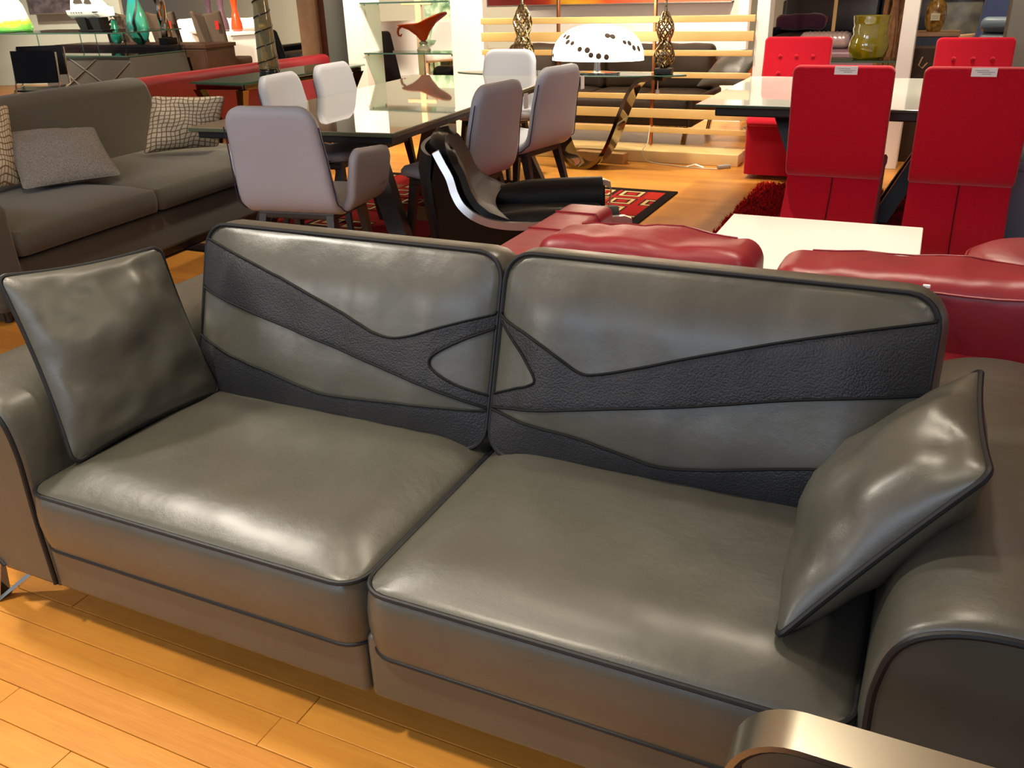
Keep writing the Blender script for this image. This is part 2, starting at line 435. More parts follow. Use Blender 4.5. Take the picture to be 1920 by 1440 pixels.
# ================================================================== SETTING
def plank_mat(name, rows):
    mt, nt, b = nodes(name); L = nt.links.new
    tc = N(nt, 'ShaderNodeTexCoord')
    col = N(nt, 'ShaderNodeMix', data_type='RGBA'); col.inputs[6].default_value = lin('d6983f'); col.inputs[7].default_value = lin('b27230')
    gm = N(nt, 'ShaderNodeMapping'); gm.inputs['Scale'].default_value = (2.2, 26, 1)
    L(tc.outputs['Object'], gm.inputs['Vector'])
    gr = N(nt, 'ShaderNodeTexNoise', Scale=3.0, Detail=5.0, Roughness=.6)
    L(gm.outputs[0], gr.inputs['Vector'])
    if rows:                                  # boards too far off to be built one by one
        br = N(nt, 'ShaderNodeTexBrick', offset=.37, offset_frequency=2)
        for k, v in (('Scale', 1.0), ('Mortar Size', .0016), ('Brick Width', 1.3), ('Row Height', .082), ('Bias', 0.0)): br.inputs[k].default_value = v
        br.inputs['Color1'].default_value = (0, 0, 0, 1); br.inputs['Color2'].default_value = (1, 1, 1, 1); br.inputs['Mortar'].default_value = (.5, .5, .5, 1)
        L(tc.outputs['Object'], br.inputs['Vector']); tone = br.outputs['Color']
    else:
        oi = N(nt, 'ShaderNodeObjectInfo'); tone = oi.outputs['Random']
        ad = N(nt, 'ShaderNodeVectorMath', operation='SCALE'); ad.inputs[0].default_value = (37, 11, 0); L(tone, ad.inputs['Scale'])
        a2 = N(nt, 'ShaderNodeVectorMath', operation='ADD'); L(gm.outputs[0], a2.inputs[0]); L(ad.outputs[0], a2.inputs[1]); L(a2.outputs[0], gr.inputs['Vector'])
    ma = N(nt, 'ShaderNodeMath', operation='MULTIPLY_ADD'); ma.inputs[1].default_value = .45; L(tone, ma.inputs[0])
    mg = N(nt, 'ShaderNodeMath', operation='MULTIPLY'); mg.inputs[1].default_value = .75; L(gr.outputs[0], mg.inputs[0]); L(mg.outputs[0], ma.inputs[2])
    L(ma.outputs[0], col.inputs[0])
    # knocks and scuffs
    st = N(nt, 'ShaderNodeTexNoise', Scale=16.0, Detail=6.0, Roughness=.7); L(tc.outputs['Object'], st.inputs['Vector'])
    rr = N(nt, 'ShaderNodeMapRange'); rr.inputs[1].default_value = .68; rr.inputs[2].default_value = .76; L(st.outputs[0], rr.inputs[0])
    m2 = N(nt, 'ShaderNodeMix', data_type='RGBA'); m2.inputs[7].default_value = lin('6a3f1c'); L(col.outputs[2], m2.inputs[6])
    sc = N(nt, 'ShaderNodeMath', operation='MULTIPLY'); sc.inputs[1].default_value = .55; L(rr.outputs[0], sc.inputs[0]); L(sc.outputs[0], m2.inputs[0])
    wr = N(nt, 'ShaderNodeTexNoise', Scale=2.3, Detail=5.0, Roughness=.65); L(tc.outputs['Object'], wr.inputs['Vector'])
    w2 = N(nt, 'ShaderNodeMapRange'); w2.inputs[1].default_value = .52; w2.inputs[2].default_value = .72; w2.inputs[4].default_value = .45; L(wr.outputs[0], w2.inputs[0])
    m3 = N(nt, 'ShaderNodeMix', data_type='RGBA'); m3.inputs[7].default_value = lin('94602a'); L(m2.outputs[2], m3.inputs[6]); L(w2.outputs[0], m3.inputs[0])
    L(m3.outputs[2], b.inputs['Base Color'])
    b.inputs['Roughness'].default_value = .34; b.inputs['Specular IOR Level'].default_value = .4
    bp = N(nt, 'ShaderNodeBump', Strength=.12, Distance=.004); L(gr.outputs[0], bp.inputs['Height']); L(bp.outputs[0], b.inputs['Normal'])
    return mt
PLANK = plank_mat('oak_floorboard', False); FLOORM = plank_mat('oak_floor', True)
b = B(); b.box(-22, 14, -5, 24, -.12, -.012); b.box(-22, 14, .32, 24, -.012, 0)
b.box(-22, -2.6, -5, .32, -.012, 0); b.box(1.6, 14, -5, .32, -.012, 0); b.box(-2.6, 1.6, -5, -1.162, -.012, 0)
floor = struct(b.mk('floor', FLOORM))
rnd = random.Random(3); cache = {}
for k in range(18):
    y0 = -1.15+k*.082; x = -2.6-rnd.random()*.4
    while x < 1.6:
        L = rnd.choice((.7, .9, 1.1, 1.4)); xa, xb = max(x, -2.6), min(x+L, 1.6)
        if xb-xa > .05:
            pb = B(); pb.rb(xa+.0006, xb-.0006, y0+.0007, y0+.0813, -.0115, rnd.uniform(-.0006, .0004), r=.0018, n=(1, 1, 1), k=1)
            pb.mk('plank', PLANK, floor)
        x += L
b = B(); b.box(-22, 14, -5, 24, 3.42, 3.5); struct(b.mk('ceiling', WPAINT))

# back partition behind the divider, far walls
b = B(); b.box(-3.6, V(1402, 40, 8.62).x, 8.62, 8.74, 0, 3.42); struct(b.mk('wall_back', WPAINT))
b = B(); b.box(-22, 14, 19.0, 19.12, 0, 3.42); struct(b.mk('wall_far', mat('far_wall_paint', 'b8bcae', .7)))
p = D(150, 60, 16.6)
b = B(); b.box(-.06, .06, -.8, 6.0, 0, 3.42); o = struct(b.mk('wall_left', mat('mint_wall_paint', 'cfd6c8', .6))); o.location = (p.x, p.y, 0); o.rotation_euler.z = R(116)
o_wl = o

# ================================================================== GREY LEATHER SOFA
sofa = thing('leather_sofa', 'long grey leather two seat sofa with dark charcoal inlay bands, nearest the camera', 'sofa', (0, 0, 0))
XC = -.0145
b = B(); b.rb(-.884, -.014, .006, .95, .14, .30, r=.018, n=(8, 6, 2)); b.mk('base_panel', GREY, sofa)
b = B(); b.rb(-.012, .855, .006, .95, .14, .30, r=.018, n=(8, 6, 2)); b.mk('base_panel', GREY, sofa)
b = B(); b.rb(-.93, .90, .80, .99, .14, .64, r=.05, n=(10, 2, 4)); b.mk('back_frame', GREY, sofa)
for sd, (x0, x1) in enumerate(((-.876, -.004), (.002, .842))):
    b = B(); sf, top, bot = cush(b, x0, x1, -.012, .60, .272, .415, r=.055, crown=.042, wd=.13, nx=30, ny=20, bul=.010, nz=(.004, 5), seed=sd*9+2)
    sc = b.mk('seat_cushion', GREY, sofa, ang=60)
    b = B(); b.tube(top, .0052, 8, True); b.mk('piping', PIPE, sc)
    b = B(); b.tube(bot, .0042, 8, True); b.mk('piping', PIPE, sc)
# back cushions: local x along the sofa, y up the slope, z towards the sitter
e2 = Vector((0, .14, .43)).normalized(); e3 = Vector((0, -.43, .14)).normalized()
MB = Matrix((Vector((1, 0, 0)), e2, e3)).transposed().to_4x4(); MB.translation = Vector((0, .5, .43))
def strip(b, sf, x0, x1, lo, hi, n=46, k=8, off=.0035):
    """a leather panel laid on a cushion face between two curves, with edges turned down"""
    g = []
    for i in range(n+1):
        x = x0+(x1-x0)*i/n; a, c = lo(x), hi(x); c = max(c, a+.0006); row = [sf(x, a, -.003)]
        for j in range(k+1): row.append(sf(x, a+(c-a)*j/k, off*(.5 if j in (0, k) else 1)))
        row.append(sf(x, c, -.003)); g.append(row)
    vs = [p for r in g for p in r]; Q = k+3; fs = []
    for i in range(n):
        for j in range(Q-1): fs.append((i*Q+j, (i+1)*Q+j, (i+1)*Q+j+1, i*Q+j+1))
    fs.append(tuple(range(Q))); fs.append(tuple(reversed(range(n*Q, n*Q+Q))))
    b.add(vs, fs)
def rnd_curve(pts, n=8):
    q = smooth_path([(x, y, 0) for x, y in pts], n); return [(p.x, p.y) for p in q]
def seam(parent, sf, pts):
    b = B(); b.tube([sf(x, y, .004) for x, y in pts], .0030, 6); b.mk('seam', SEAM, parent)
def back_cushion(x0, x1, y1, c1, c2, c3, tri, seed, side):
    b = B(); sf, top, bot = cush(b, x0, x1, .0, y1, -.155, -.005, r=.06, crown=.042, wd=.15, nx=34, ny=20, bul=.02, M=MB, nz=(.0075, 9, 3.5), seed=seed)
    bc = b.mk('back_cushion', GREY, sofa, ang=60)
    b = B(); b.tube(top, .0056, 8, True); b.mk('piping', PIPE, bc)
    b = B(); b.tube(bot, .0045, 8, True); b.mk('piping', PIPE, bc)
    xa, xb = x0+.004, x1-.004
    C1, C2, C3 = rnd_curve(c1), rnd_curve(c2), rnd_curve(c3)
    tip = min(tri, key=lambda p: p[0]*side); it = tri.index(tip)
    up = sorted(rnd_curve(tri[:it+1])); dn = sorted(rnd_curve(tri[it:]))
    f1 = lambda x: interp(C1, x); f2 = lambda x: interp(C2, x); f3 = lambda x: interp(C3, x)
    b = B()
    if side > 0:      # the pale triangle sits at the right-hand end
        strip(b, sf, xa, tip[0], f2, f1)
        strip(b, sf, tip[0], xb, lambda x: max(interp(up, x), f2(x)), f1, 18); strip(b, sf, tip[0], xb, f2, lambda x: interp(dn, x), 18)
    else:
        strip(b, sf, tip[0], xb, f2, f1)
        strip(b, sf, xa, tip[0], lambda x: max(interp(up, x), f2(x)), f1, 18); strip(b, sf, xa, tip[0], f2, lambda x: interp(dn, x), 18)
    b.mk('inlay_band', DARK, bc, ang=70)['label'] = 'charcoal pebbled leather inlay band across the back cushion'
    b = B(); strip(b, sf, xa, xb, lambda x: .004, f3); b.mk('inlay_band', DARK, bc, ang=70)['label'] = 'charcoal pebbled leather band along the bottom of the back cushion'
    for cv in (C1, C2, C3, rnd_curve(tri)):
        seam(bc, sf, [(min(max(x, xa), xb), y) for x, y in cv])
c1 = [(-.86, .418), (-.809, .403), (-.655, .361), (-.521, .319), (-.376, .27), (-.299, .242), (-.247, .235), (-.191, .248), (-.118, .277), (.011, .325)]
c2 = [(-.86, .292), (-.818, .28), (-.611, .235), (-.368, .184), (-.173, .141), (.002, .103)]
c3 = [(-.86, .165), (-.807, .15), (-.704, .125), (-.601, .104), (-.501, .082), (-.404, .072), (-.211, .085), (.002, .098)]
tr = [(.011, .294), (-.074, .25), (-.131, .213), (-.143, .191), (-.127, .173), (-.077, .15), (.007, .132)]
back_cushion(-.853, -.003, .452, c1, c2, c3, tr, 4, 1)
c1 = [(.0, .325), (.032, .305), (.091, .283), (.157, .252), (.215, .223), (.257, .224), (.345, .251), (.451, .288), (.646, .349), (.87, .41), (.9, .418)]
c2 = [(.0, .108), (.027, .113), (.123, .125), (.243, .147), (.464, .191), (.663, .237), (.87, .275), (.9, .28)]
c3 = [(.0, .106), (.028, .104), (.101, .092), (.226, .082), (.323, .066), (.416, .055), (.513, .069), (.633, .095), (.738, .116), (.9, .14)]
tr = [(.012, .305), (.034, .282), (.078, .241), (.118, .194), (.104, .176), (.067, .163), (.012, .142)]
back_cushion(.006, .878, .458, c1, c2, c3, tr, 11, -1)
# arms: rolled profile lofted along the depth
prof = smooth_path([(.850, .14, 0), (.848, .30, 0), (.846, .43, 0), (.850, .51, 0), (.870, .582, 0), (.915, .622, 0), (.99, .640, 0), (1.08, .634, 0), (1.15, .595, 0), (1.185, .52, 0), (1.172, .42, 0), (1.135, .29, 0), (1.10, .20, 0), (1.035, .14, 0)], 5)
pc = Vector((1.0, .36, 0))
def arm(sx):
    mp = (lambda x: x) if sx > 0 else (lambda x: 2*XC-x)
    def sec(y, k, dz=0):
        out = []
        for p in prof:
            d = pc-p; d = d.normalized()*min(k, d.length) if d.length else d
            q = p+d; out.append(Vector((mp(q.x), y, max(q.y, .14)+dz*(q.y-.14))))
        return out
    b = B(); b.loft([sec(.006, .014), sec(.010, .005), sec(.020, .001), sec(.040, -.002), sec(.09, -.001), sec(.2, 0), sec(.4, 0, .01), sec(.6, 0, .005), sec(.8, 0), sec(.95, 0), sec(.985, .012), sec(1.0, .04)])
    a = b.mk('arm', GREY, sofa, ang=60)
    b = B(); fr = sec(.0055, .018); n = len(fr); b.add(fr+[p+Vector((0, .006, 0)) for p in fr], [tuple(range(n)), tuple(range(n, 2*n))]+[(i, (i+1) % n, n+(i+1) % n, n+i) for i in range(n)])
    b.mk('front_panel', GREY, a)
    b = B(); b.tube(sec(.005, .014), .0058, 8); b.mk('piping', PIPE, a)
arm(1); arm(-1)
for sx in (1, -1):
    for (yf, yr) in ((.03, .16), (.95, .80)):
        f = (lambda x: x) if sx > 0 else (lambda x: 2*XC-x)
        b = B()
        for (p, q) in (((1.10, yf, .20), (1.142, yf+.005, .0)), ((1.142, yf+.005, .0), (.985, yr, .145))):
            p = Vector((f(p[0]), p[1], p[2])); q = Vector((f(q[0]), q[1], q[2])); d = (q-p).normalized(); s_ = d.cross(Vector((0, 1, 0))).normalized()*.006; w_ = Vector((0, .02, 0))
            vs = [p-s_-w_, p+s_-w_, p+s_+w_, p-s_+w_, q-s_-w_, q+s_-w_, q+s_+w_, q-s_+w_]
            vs = [Vector((v.x, v.y, max(v.z, .001))) for v in vs]
            b.add(vs, [(0, 1, 2, 3), (4, 7, 6, 5), (0, 4, 5, 1), (1, 5, 6, 2), (2, 6, 7, 3), (3, 7, 4, 0)])
        b.mk('leg', CHROME, sofa)

def leather_pillow(c, th, label, seed):
    t = thing('throw_pillow', label, 'pillow', sum((Vector(q) for q in c), Vector())/4, 0, 'grey leather pillows on the sofa')
    c = [Vector(q)-t.location for q in c]; b = B(); lp = pillow(b, *c, th, n=30, pinch=.055, nz=.008, seed=seed)
    b.mk('cover', GREY, t, ang=70)
    b = B(); b.tube(lp, .0058, 8, True); b.mk('piping', PIPE, t)
leather_pillow([(-.822, .082, .445), (-.775, .505, .452), (-.835, .455, .848), (-.985, .135, .852)], .125, 'square grey leather pillow leaning on the left arm of the grey sofa', 1)
leather_pillow([(.905, .225, .755) if 0 else (.963, .20, .755), (.952, .545, .775), (.70, .49, .49), (.715, .085, .468)][::-1], .17, 'grey leather pillow slumped against the right arm of the grey sofa', 5)

# ---- brushed metal armchair, foremost
ch = thing('metal_arm_chair', 'armchair with brushed metal loop arm and black inside, cut by the bottom right edge', 'armchair', (.712, -.25, 0))
def loop_path(x0, x1, z0, z1, r, n=8):
    out = []
    for (cx, cz, a0) in ((x0+r, z1-r, 180), (x1-r, z1-r, 90), (x1-r, z0+r, 0), (x0+r, z0+r, -90)):
        for i in range(n+1):
            a = R(a0-90*i/n); out.append((cx+r*math.cos(a), cz+r*math.sin(a)))
    return out
def band(b, path, y0, y1, th, closed=True):
    n = len(path); vs = []; fs = []
    for i, (x, z) in enumerate(path):
        a = Vector(path[(i-1) % n]) if closed or i else Vector(path[i]); c = Vector(path[(i+1) % n]) if closed or i < n-1 else Vector(path[i])
        t = (c-a).normalized(); nn = Vector((-t.y, t.x))
        for (s_, y) in ((1, y0), (1, y1), (-1, y1), (-1, y0)): vs.append((x+nn.x*th/2*s_, y, z+nn.y*th/2*s_))
    for i in range(n if closed else n-1):
        for q in range(4): fs.append((i*4+q, i*4+(q+1) % 4, ((i+1) % n)*4+(q+1) % 4, ((i+1) % n)*4+q))
    if not closed: fs += [(0, 1, 2, 3), tuple(range((n-1)*4, n*4))]
    b.add(vs, fs)
for nm, dy in (('arm_loop', 0), ('arm_loop', -.62)):
    b = B(); band(b, loop_path(0, .66, .01, .625, .075), -.03+dy, .03+dy, .008); al = b.mk(nm, BRUSH, ch, ang=50)
    b = B(); band(b, loop_path(.007, .653, .017, .618, .068), -.024+dy, .024+dy, .008); b.mk('arm_lining', BLACK, al, ang=50)
b = B(); b.rb(.03, .6, -.59, -.03, .26, .42, .05, (6, 6, 2)); b.mk('seat', BLACKL, ch)
b = B(); b.rb(.50, .64, -.59, -.03, .36, .80, .05, (2, 6, 5)); b.mk('backrest', BLACKL, ch)

# ================================================================== RED LEATHER SECTIONAL BEHIND
rs = thing('red_leather_sectional', 'red leather sectional standing back to back with the grey leather sofa', 'sofa', (0, 0, 0))
b = B(); b.rb(-.20, 2.25, 1.06, 1.36, .05, .585, r=.055, n=(16, 3, 5), k=4, fn=lambda p: (p.x, p.y, p.z+.006*noise.noise(Vector((p.x*4, p.y*4, 1))))); b.mk('backrest', REDL, rs)
b = B(); b.tube([(x, 1.065, .53) for x in (-.16, .5, 1.2, 2.2)], .003, 6); b.mk('seam', REDL, rs)
for (x0, x1, z1) in ((-.14, .455, .775), (.50, 1.38, .76), (1.395, 2.24, .76)):
    def fn(p, x0=x0, x1=x1): return (p.x+.05*(p.z-.5)*0, p.y+.35*(p.z-.62)*0, p.z+(.012*noise.noise(Vector((p.x*6, p.y*6, 2)))+.006*noise.noise(Vector((p.x*17, p.y*9, 5))))*(p.z > .6)+(.012*math.sin((p.x-x0)/(x1-x0)*PI) if p.z > .6 else 0))
    b = B(); b.rb(x0, x1, 1.10, 1.33, .50, z1-.012, r=.055, n=(30, 6, 4), k=4, fn=fn); cu = b.mk('back_cushion', REDL, rs)
    b = B(); b.tube([Vector(fn(Vector((x0+.075+(x1-x0-.15)*i/12, 1.108, z1-.045))))+Vector((0, -.006, 0)) for i in range(13)], .003, 6); b.mk('seam', REDL, cu)
    b = B(); b.tube([Vector(fn(Vector((x0+.075+(x1-x0-.15)*i/12, 1.29, z1-.03))))+Vector((0, 0, .0175)) for i in range(13)], .0025, 6); b.mk('seam', REDL, cu)
b = B(); b.rb(-.40, -.215, 1.10, 2.02, .05, .645, r=.03, n=(2, 8, 4)); a = b.mk('arm', REDL, rs)
for y in (1.62, 1.86):
    b = B(); b.tube([(-.385, y, .647), (-.23, y, .647), (-.213, y, .625), (-.213, y, .3)], .003, 6); b.mk('seam', REDL, a)
b = B(); b.rb(-.16, 2.2, 1.34, 2.02, .12, .41, r=.05, n=(10, 5, 2)); b.mk('seat', REDL, rs)
b = B(); b.lathe([(.0, .0), (.20, .0), (.24, .03), (.25, .2), (.25, .44), (.235, .485), (.20, .505), (.1, .51), (0, .512)], (0, 0, 0), 32)
p = G(1893, 523, .5)
b.mk('drum', REDL, t := thing('leather_pouf', 'round red leather pouf behind the red sectional, at the right edge', 'pouf', (1.22, 2.26, .03)))
b = B(); b.tube([(.245*math.cos(2*PI*i/32), .245*math.sin(2*PI*i/32), .475) for i in range(32)], .004, 6, True); b.mk('seam', REDL, t)
b = B(); b.tube([(.852, 1.094, .735), (.853, 1.085, .70), (.866, 1.06, .62)], .0012, 5); b.mk('tag_pin', TAG, rs)
b = B(); b.rb(.845, .861, 1.088, 1.096, .738, .746, .002, (1, 1, 1), 1); b.mk('tag_clip', TAG, rs)

# ================================================================== COFFEE TABLE
t = thing('coffee_table', 'low white lacquered square coffee table between the red sectional and red chairs', 'coffee table', (.415, 2.775, 0), R(.5))
b = B(); b.rb(-.42, .42, -.42, .42, .30, .36, .006, (2, 2, 1), 2); b.mk('tabletop', WHITEL, t)
b = B(); b.rb(-.40, -.36, -.40, .40, .0, .30, .004, (1, 2, 1), 1); b.mk('side_panel', WHITEL, t)
b = B(); b.rb(.36, .40, -.40, .40, .0, .30, .004, (1, 2, 1), 1); b.mk('side_panel', WHITEL, t)
b = B(); b.rb(-.36, .36, -.40, .40, .06, .09, .004, (1, 2, 1), 1); b.mk('shelf', WHITEL, t)
t = thing('leather_stool', 'dark leather stool peeking out behind the red sectional beside the white coffee table', 'stool', (-.16, 2.48, 0))
b = B(); b.rb(-.14, .14, -.1, .13, .22, .36, .05, (4, 4, 2)); b.mk('seat', BLACKL, t)
for sx in (-.09, .09):
    for sy in (-.05, .09):
        b = B(); b.tube([(sx, sy, 0), (sx, sy, .23)], .012, 8); b.mk('leg', BLACK, t)

# ================================================================== RED CHAIRS, WHITE GLASS TABLE, SHAG RUG
def shag():
    r = random.Random(5); x0, x1, y0, y1 = -.30, 2.75, 3.40, 5.6
    t = thing('shag_rug', 'bright red shag rug under the white glass table and red chairs', 'rug', (0, 0, 0))
    b = B(); b.rb(x0+.03, x1-.03, y0+.03, y1-.03, .001, .012, .005, (2, 2, 1), 1); b.mk('backing', mat('red_rug_backing', '5a0508', .95), t)
    vs = []; fs = []
    for k in range(52000):
        x = r.uniform(x0, x1); y = r.uniform(y0, y1)
        if r.random() < .5 and .12 < x < 1.9 and y > 4.0: continue
        a = r.uniform(0, 2*PI); l = r.uniform(.02, .045); wd = .006; dx, dy = math.cos(a), math.sin(a); q = len(vs)
        vs += [(x-dy*wd, y+dx*wd, .01), (x+dy*wd, y-dx*wd, .01), (x+dx*l*.8, y+dy*l*.8, .012+r.uniform(.008, .026))]
        fs.append((q, q+1, q+2))
    b = B(); b.v = vs; b.f = fs
    me = bpy.data.meshes.new('pile'); me.from_pydata(vs, [], fs); me.materials.append(mat('red_shag', 'd4141a', .9, spec=.1, var=(40, 'a80a10', 1)))
    o = bpy.data.objects.new('pile', me); C.objects.link(o); o.parent = t; o['kind'] = 'stuff'
shag()
def z_chair(label, loc, rz, fab, group, buttons=False, card=False):
    t = thing('cantilever_chair', label, 'chair', loc, rz, group)
    path = [(-.055, .975), (-.045, .85), (-.02, .70), (.0, .56), (.012, .47), (.03, .435), (.07, .42), (.2, .425), (.40, .435), (.455, .425), (.472, .39)]
    pth = [(p.x, p.y) for p in smooth_path([(a, c, 0) for a, c in path], 4)]
    g = bend(pth, .49, r=.035, ny=6, nl=50)
    b = B(); b.sheet(g, .058, .55); b.mk('shell', fab, t, ang=60)
    bp_ = [(.474, .43), (.476, .38), (.470, .2), (.455, .034), (-.36, .034), (-.362, .07), (-.25, .082), (-.16, .12), (-.06, .21), (.03, .33), (.05, .41)]
    b = B(); secs = []
    for x, k in ((-.238, .008), (-.232, .002), (-.2, 0), (0, 0), (.2, 0), (.232, .002), (.238, .008)):
        secs.append([Vector((x, .1+(y-.1)*(1-k*3), .25+(z-.25)*(1-k*3))) for y, z in bp_])
    b.loft(secs); b.mk('base', fab, t, ang=35)
    b = B(); b.tube([(0, y-.003, z+.003) for y, z in bp_[5:]], .0028, 5); b.mk('seam', mat('dark_red_thread', '3a0509', .9), t)
    if buttons:
        for (zz, yy) in ((.84, -.012), (.72, .012)):
            for x in (-.12, 0, .12):
                b = B(); b.lathe([(0, .012), (.008, .011), (.013, .006), (.014, 0)], (0, 0, 0), 12); b.mk('button', fab, t, M=Matrix.Translation((x, yy, zz)) @ Matrix.Rotation(-PI/2, 4, 'X'))
    if card:
        b = B(); b.rb(-.055, .055, -.003, .003, -.02, .02, .001, (1, 1, 1), 1)
        M = Matrix.Translation((.015, -.092, .955)) @ Matrix.Rotation(R(-5), 4, 'X')
        c = b.mk('price_card', TAG, t, M=M); c['label'] = 'white price card'
        b = B()
        for (x0, x1, z) in ((-.04, .02, .008), (-.03, .045, 0), (-.01, .03, -.008)): b.box(x0, x1, -.0042, -.0032, z-.0012, z+.0012)
        b.mk('print', INK, c, M=M)
    return t
gr = 'upholstered cantilever chairs at the white glass table'
z_chair('red upholstered chair with its back to the camera, left of the two with white cards', (.345, 3.97, 0), 0, REDF, gr, card=True)
z_chair('red upholstered chair with its back to the camera, right of the two with white cards', (.965, 3.95, 0), 0, REDF, gr, card=True)
p = G(1504, 66, .985); z_chair('red chair with buttoned back facing the camera, left one beyond the white glass table', (p.x-.02, p.y-.05, 0), PI, REDF, gr, buttons=True)
p = G(1832, 67, .985); z_chair('red chair with buttoned back facing the camera, right one beyond the white glass table', (p.x, p.y-.05, 0), PI, REDF, gr, buttons=True)
z_chair('blue grey upholstered cantilever chair standing on the red rug at the right edge', (1.60, 4.62, 0), R(90), BLUEF, gr); 
t = thing('dining_table', 'dining table with white glass top and black legs among the red chairs', 'table', (.40, 4.86, 0))
b = B(); b.rb(-.84, .84, -.79, .79, .736, .75, .003, (2, 2, 1), 1); tp = b.mk('tabletop', WGLASS, t)
b = B(); b.rb(-.844, .844, -.794, .794, .7345, .7475, .003, (2, 2, 1), 1); b.mk('glass_edge', GEDGE, tp)
b = B(); b.rb(-.75, .75, -.70, .70, .675, .733, .008, (2, 2, 1), 1); b.mk('frame', BLACK, t)
for sx in (-1, 1):
    b = B(); vs = []
    for sy in (-1, 1):
        lo = Vector((sx*.18, sy*.22, .03)); hi = Vector((sx*.50, sy*.05, .69))
        b.loft([[lo+Vector((-.05, -.05, 0)), lo+Vector((.05, -.05, 0)), lo+Vector((.05, .05, 0)), lo+Vector((-.05, .05, 0))], [hi+Vector((-.05, -.05, 0)), hi+Vector((.05, -.05, 0)), hi+Vector((.05, .05, 0)), hi+Vector((-.05, .05, 0))]])
    b.mk('leg', BLACK, t)

# ================================================================== PATTERNED RUG
def rug_mat():
    mt, nt, bs = nodes('woven_geometric_rug'); L = nt.links.new
    tc = N(nt, 'ShaderNodeTexCoord')
    def grid(s, off):
        mp = N(nt, 'ShaderNodeMapping'); mp.inputs['Scale'].default_value = (s, s, 0); mp.inputs['Location'].default_value = off; L(tc.outputs['Object'], mp.inputs['Vector'])
        fl = N(nt, 'ShaderNodeVectorMath', operation='FLOOR'); L(mp.outputs[0], fl.inputs[0])
        fr = N(nt, 'ShaderNodeVectorMath', operation='FRACTION'); L(mp.outputs[0], fr.inputs[0])
        sb = N(nt, 'ShaderNodeVectorMath', operation='SUBTRACT'); sb.inputs[1].default_value = (.5, .5, 0); L(fr.outputs[0], sb.inputs[0])
        ab = N(nt, 'ShaderNodeVectorMath', operation='ABSOLUTE'); L(sb.outputs[0], ab.inputs[0])
        sx = N(nt, 'ShaderNodeSeparateXYZ'); L(ab.outputs[0], sx.inputs[0])
        mxx = N(nt, 'ShaderNodeMath', operation='MAXIMUM'); L(sx.outputs[0], mxx.inputs[0]); L(sx.outputs[1], mxx.inputs[1])
        wn = N(nt, 'ShaderNodeTexWhiteNoise', noise_dimensions='3D'); L(fl.outputs[0], wn.inputs['Vector'])
        return mxx.outputs[0], wn.outputs['Value'], wn.outputs['Color']
    def ramp(fac, stops):
        r = N(nt, 'ShaderNodeValToRGB'); r.color_ramp.interpolation = 'CONSTANT'
        while len(r.color_ramp.elements) < len(stops): r.color_ramp.elements.new(.5)
        for e, (p, c) in zip(r.color_ramp.elements, stops): e.position = p; e.color = lin(c)
        L(fac, r.inputs[0]); return r.outputs[0]
    d1, w1, _ = grid(4.3, (.2, .1, 0)); d2, w2, _ = grid(2.15, (.6, .3, .0))
    A = ramp(d1, [(0, '8e1a17'), (.16, '2a1512'), (.23, 'b79a68'), (.33, '3a1c14'), (.40, '8e1a17')])
    A2 = ramp(d1, [(0, 'b79a68'), (.12, '6f1512'), (.28, 'b79a68'), (.36, '27140f')])
    base = ramp(w2, [(0, '8e1a17'), (.45, '7a5a36'), (.62, '9b2419'), (.85, '2a1612')])
    m1 = N(nt, 'ShaderNodeMix', data_type='RGBA'); gt = N(nt, 'ShaderNodeMath', operation='GREATER_THAN'); gt.inputs[1].default_value = .52; L(w1, gt.inputs[0])
    L(gt.outputs[0], m1.inputs[0]); L(base, m1.inputs[6]); L(A, m1.inputs[7])
    m2 = N(nt, 'ShaderNodeMix', data_type='RGBA'); g2 = N(nt, 'ShaderNodeMath', operation='GREATER_THAN'); g2.inputs[1].default_value = .78; L(w1, g2.inputs[0])
    L(g2.outputs[0], m2.inputs[0]); L(m1.outputs[2], m2.inputs[6]); L(A2, m2.inputs[7])
    L(m2.outputs[2], bs.inputs['Base Color']); bs.inputs['Roughness'].default_value = .95; bs.inputs['Specular IOR Level'].default_value = .1
    n = N(nt, 'ShaderNodeTexNoise', Scale=400.0); bp = N(nt, 'ShaderNodeBump', Strength=.3, Distance=.002); L(n.outputs[0], bp.inputs['Height']); L(bp.outputs[0], bs.inputs['Normal'])
    return mt
t = thing('geometric_rug', 'dark red woven rug with beige and black squares under the grey dining chairs', 'rug', (-2.08, 3.93, 0))
b = B(); b.rb(-1.22, 1.22, -1.12, 1.12, .001, .013, .004, (2, 2, 1), 1); b.mk('field', rug_mat(), t)
b = B()
for (x0, x1, y0, y1) in ((-1.29, 1.29, -1.19, -1.12), (-1.29, 1.29, 1.12, 1.19), (-1.29, -1.22, -1.12, 1.12), (1.22, 1.29, -1.12, 1.12)): b.rb(x0, x1, y0, y1, .001, .014, .004, (2, 2, 1), 1)
b.mk('border', mat('black_rug_border', '140d0b', .95, spec=.1), t)

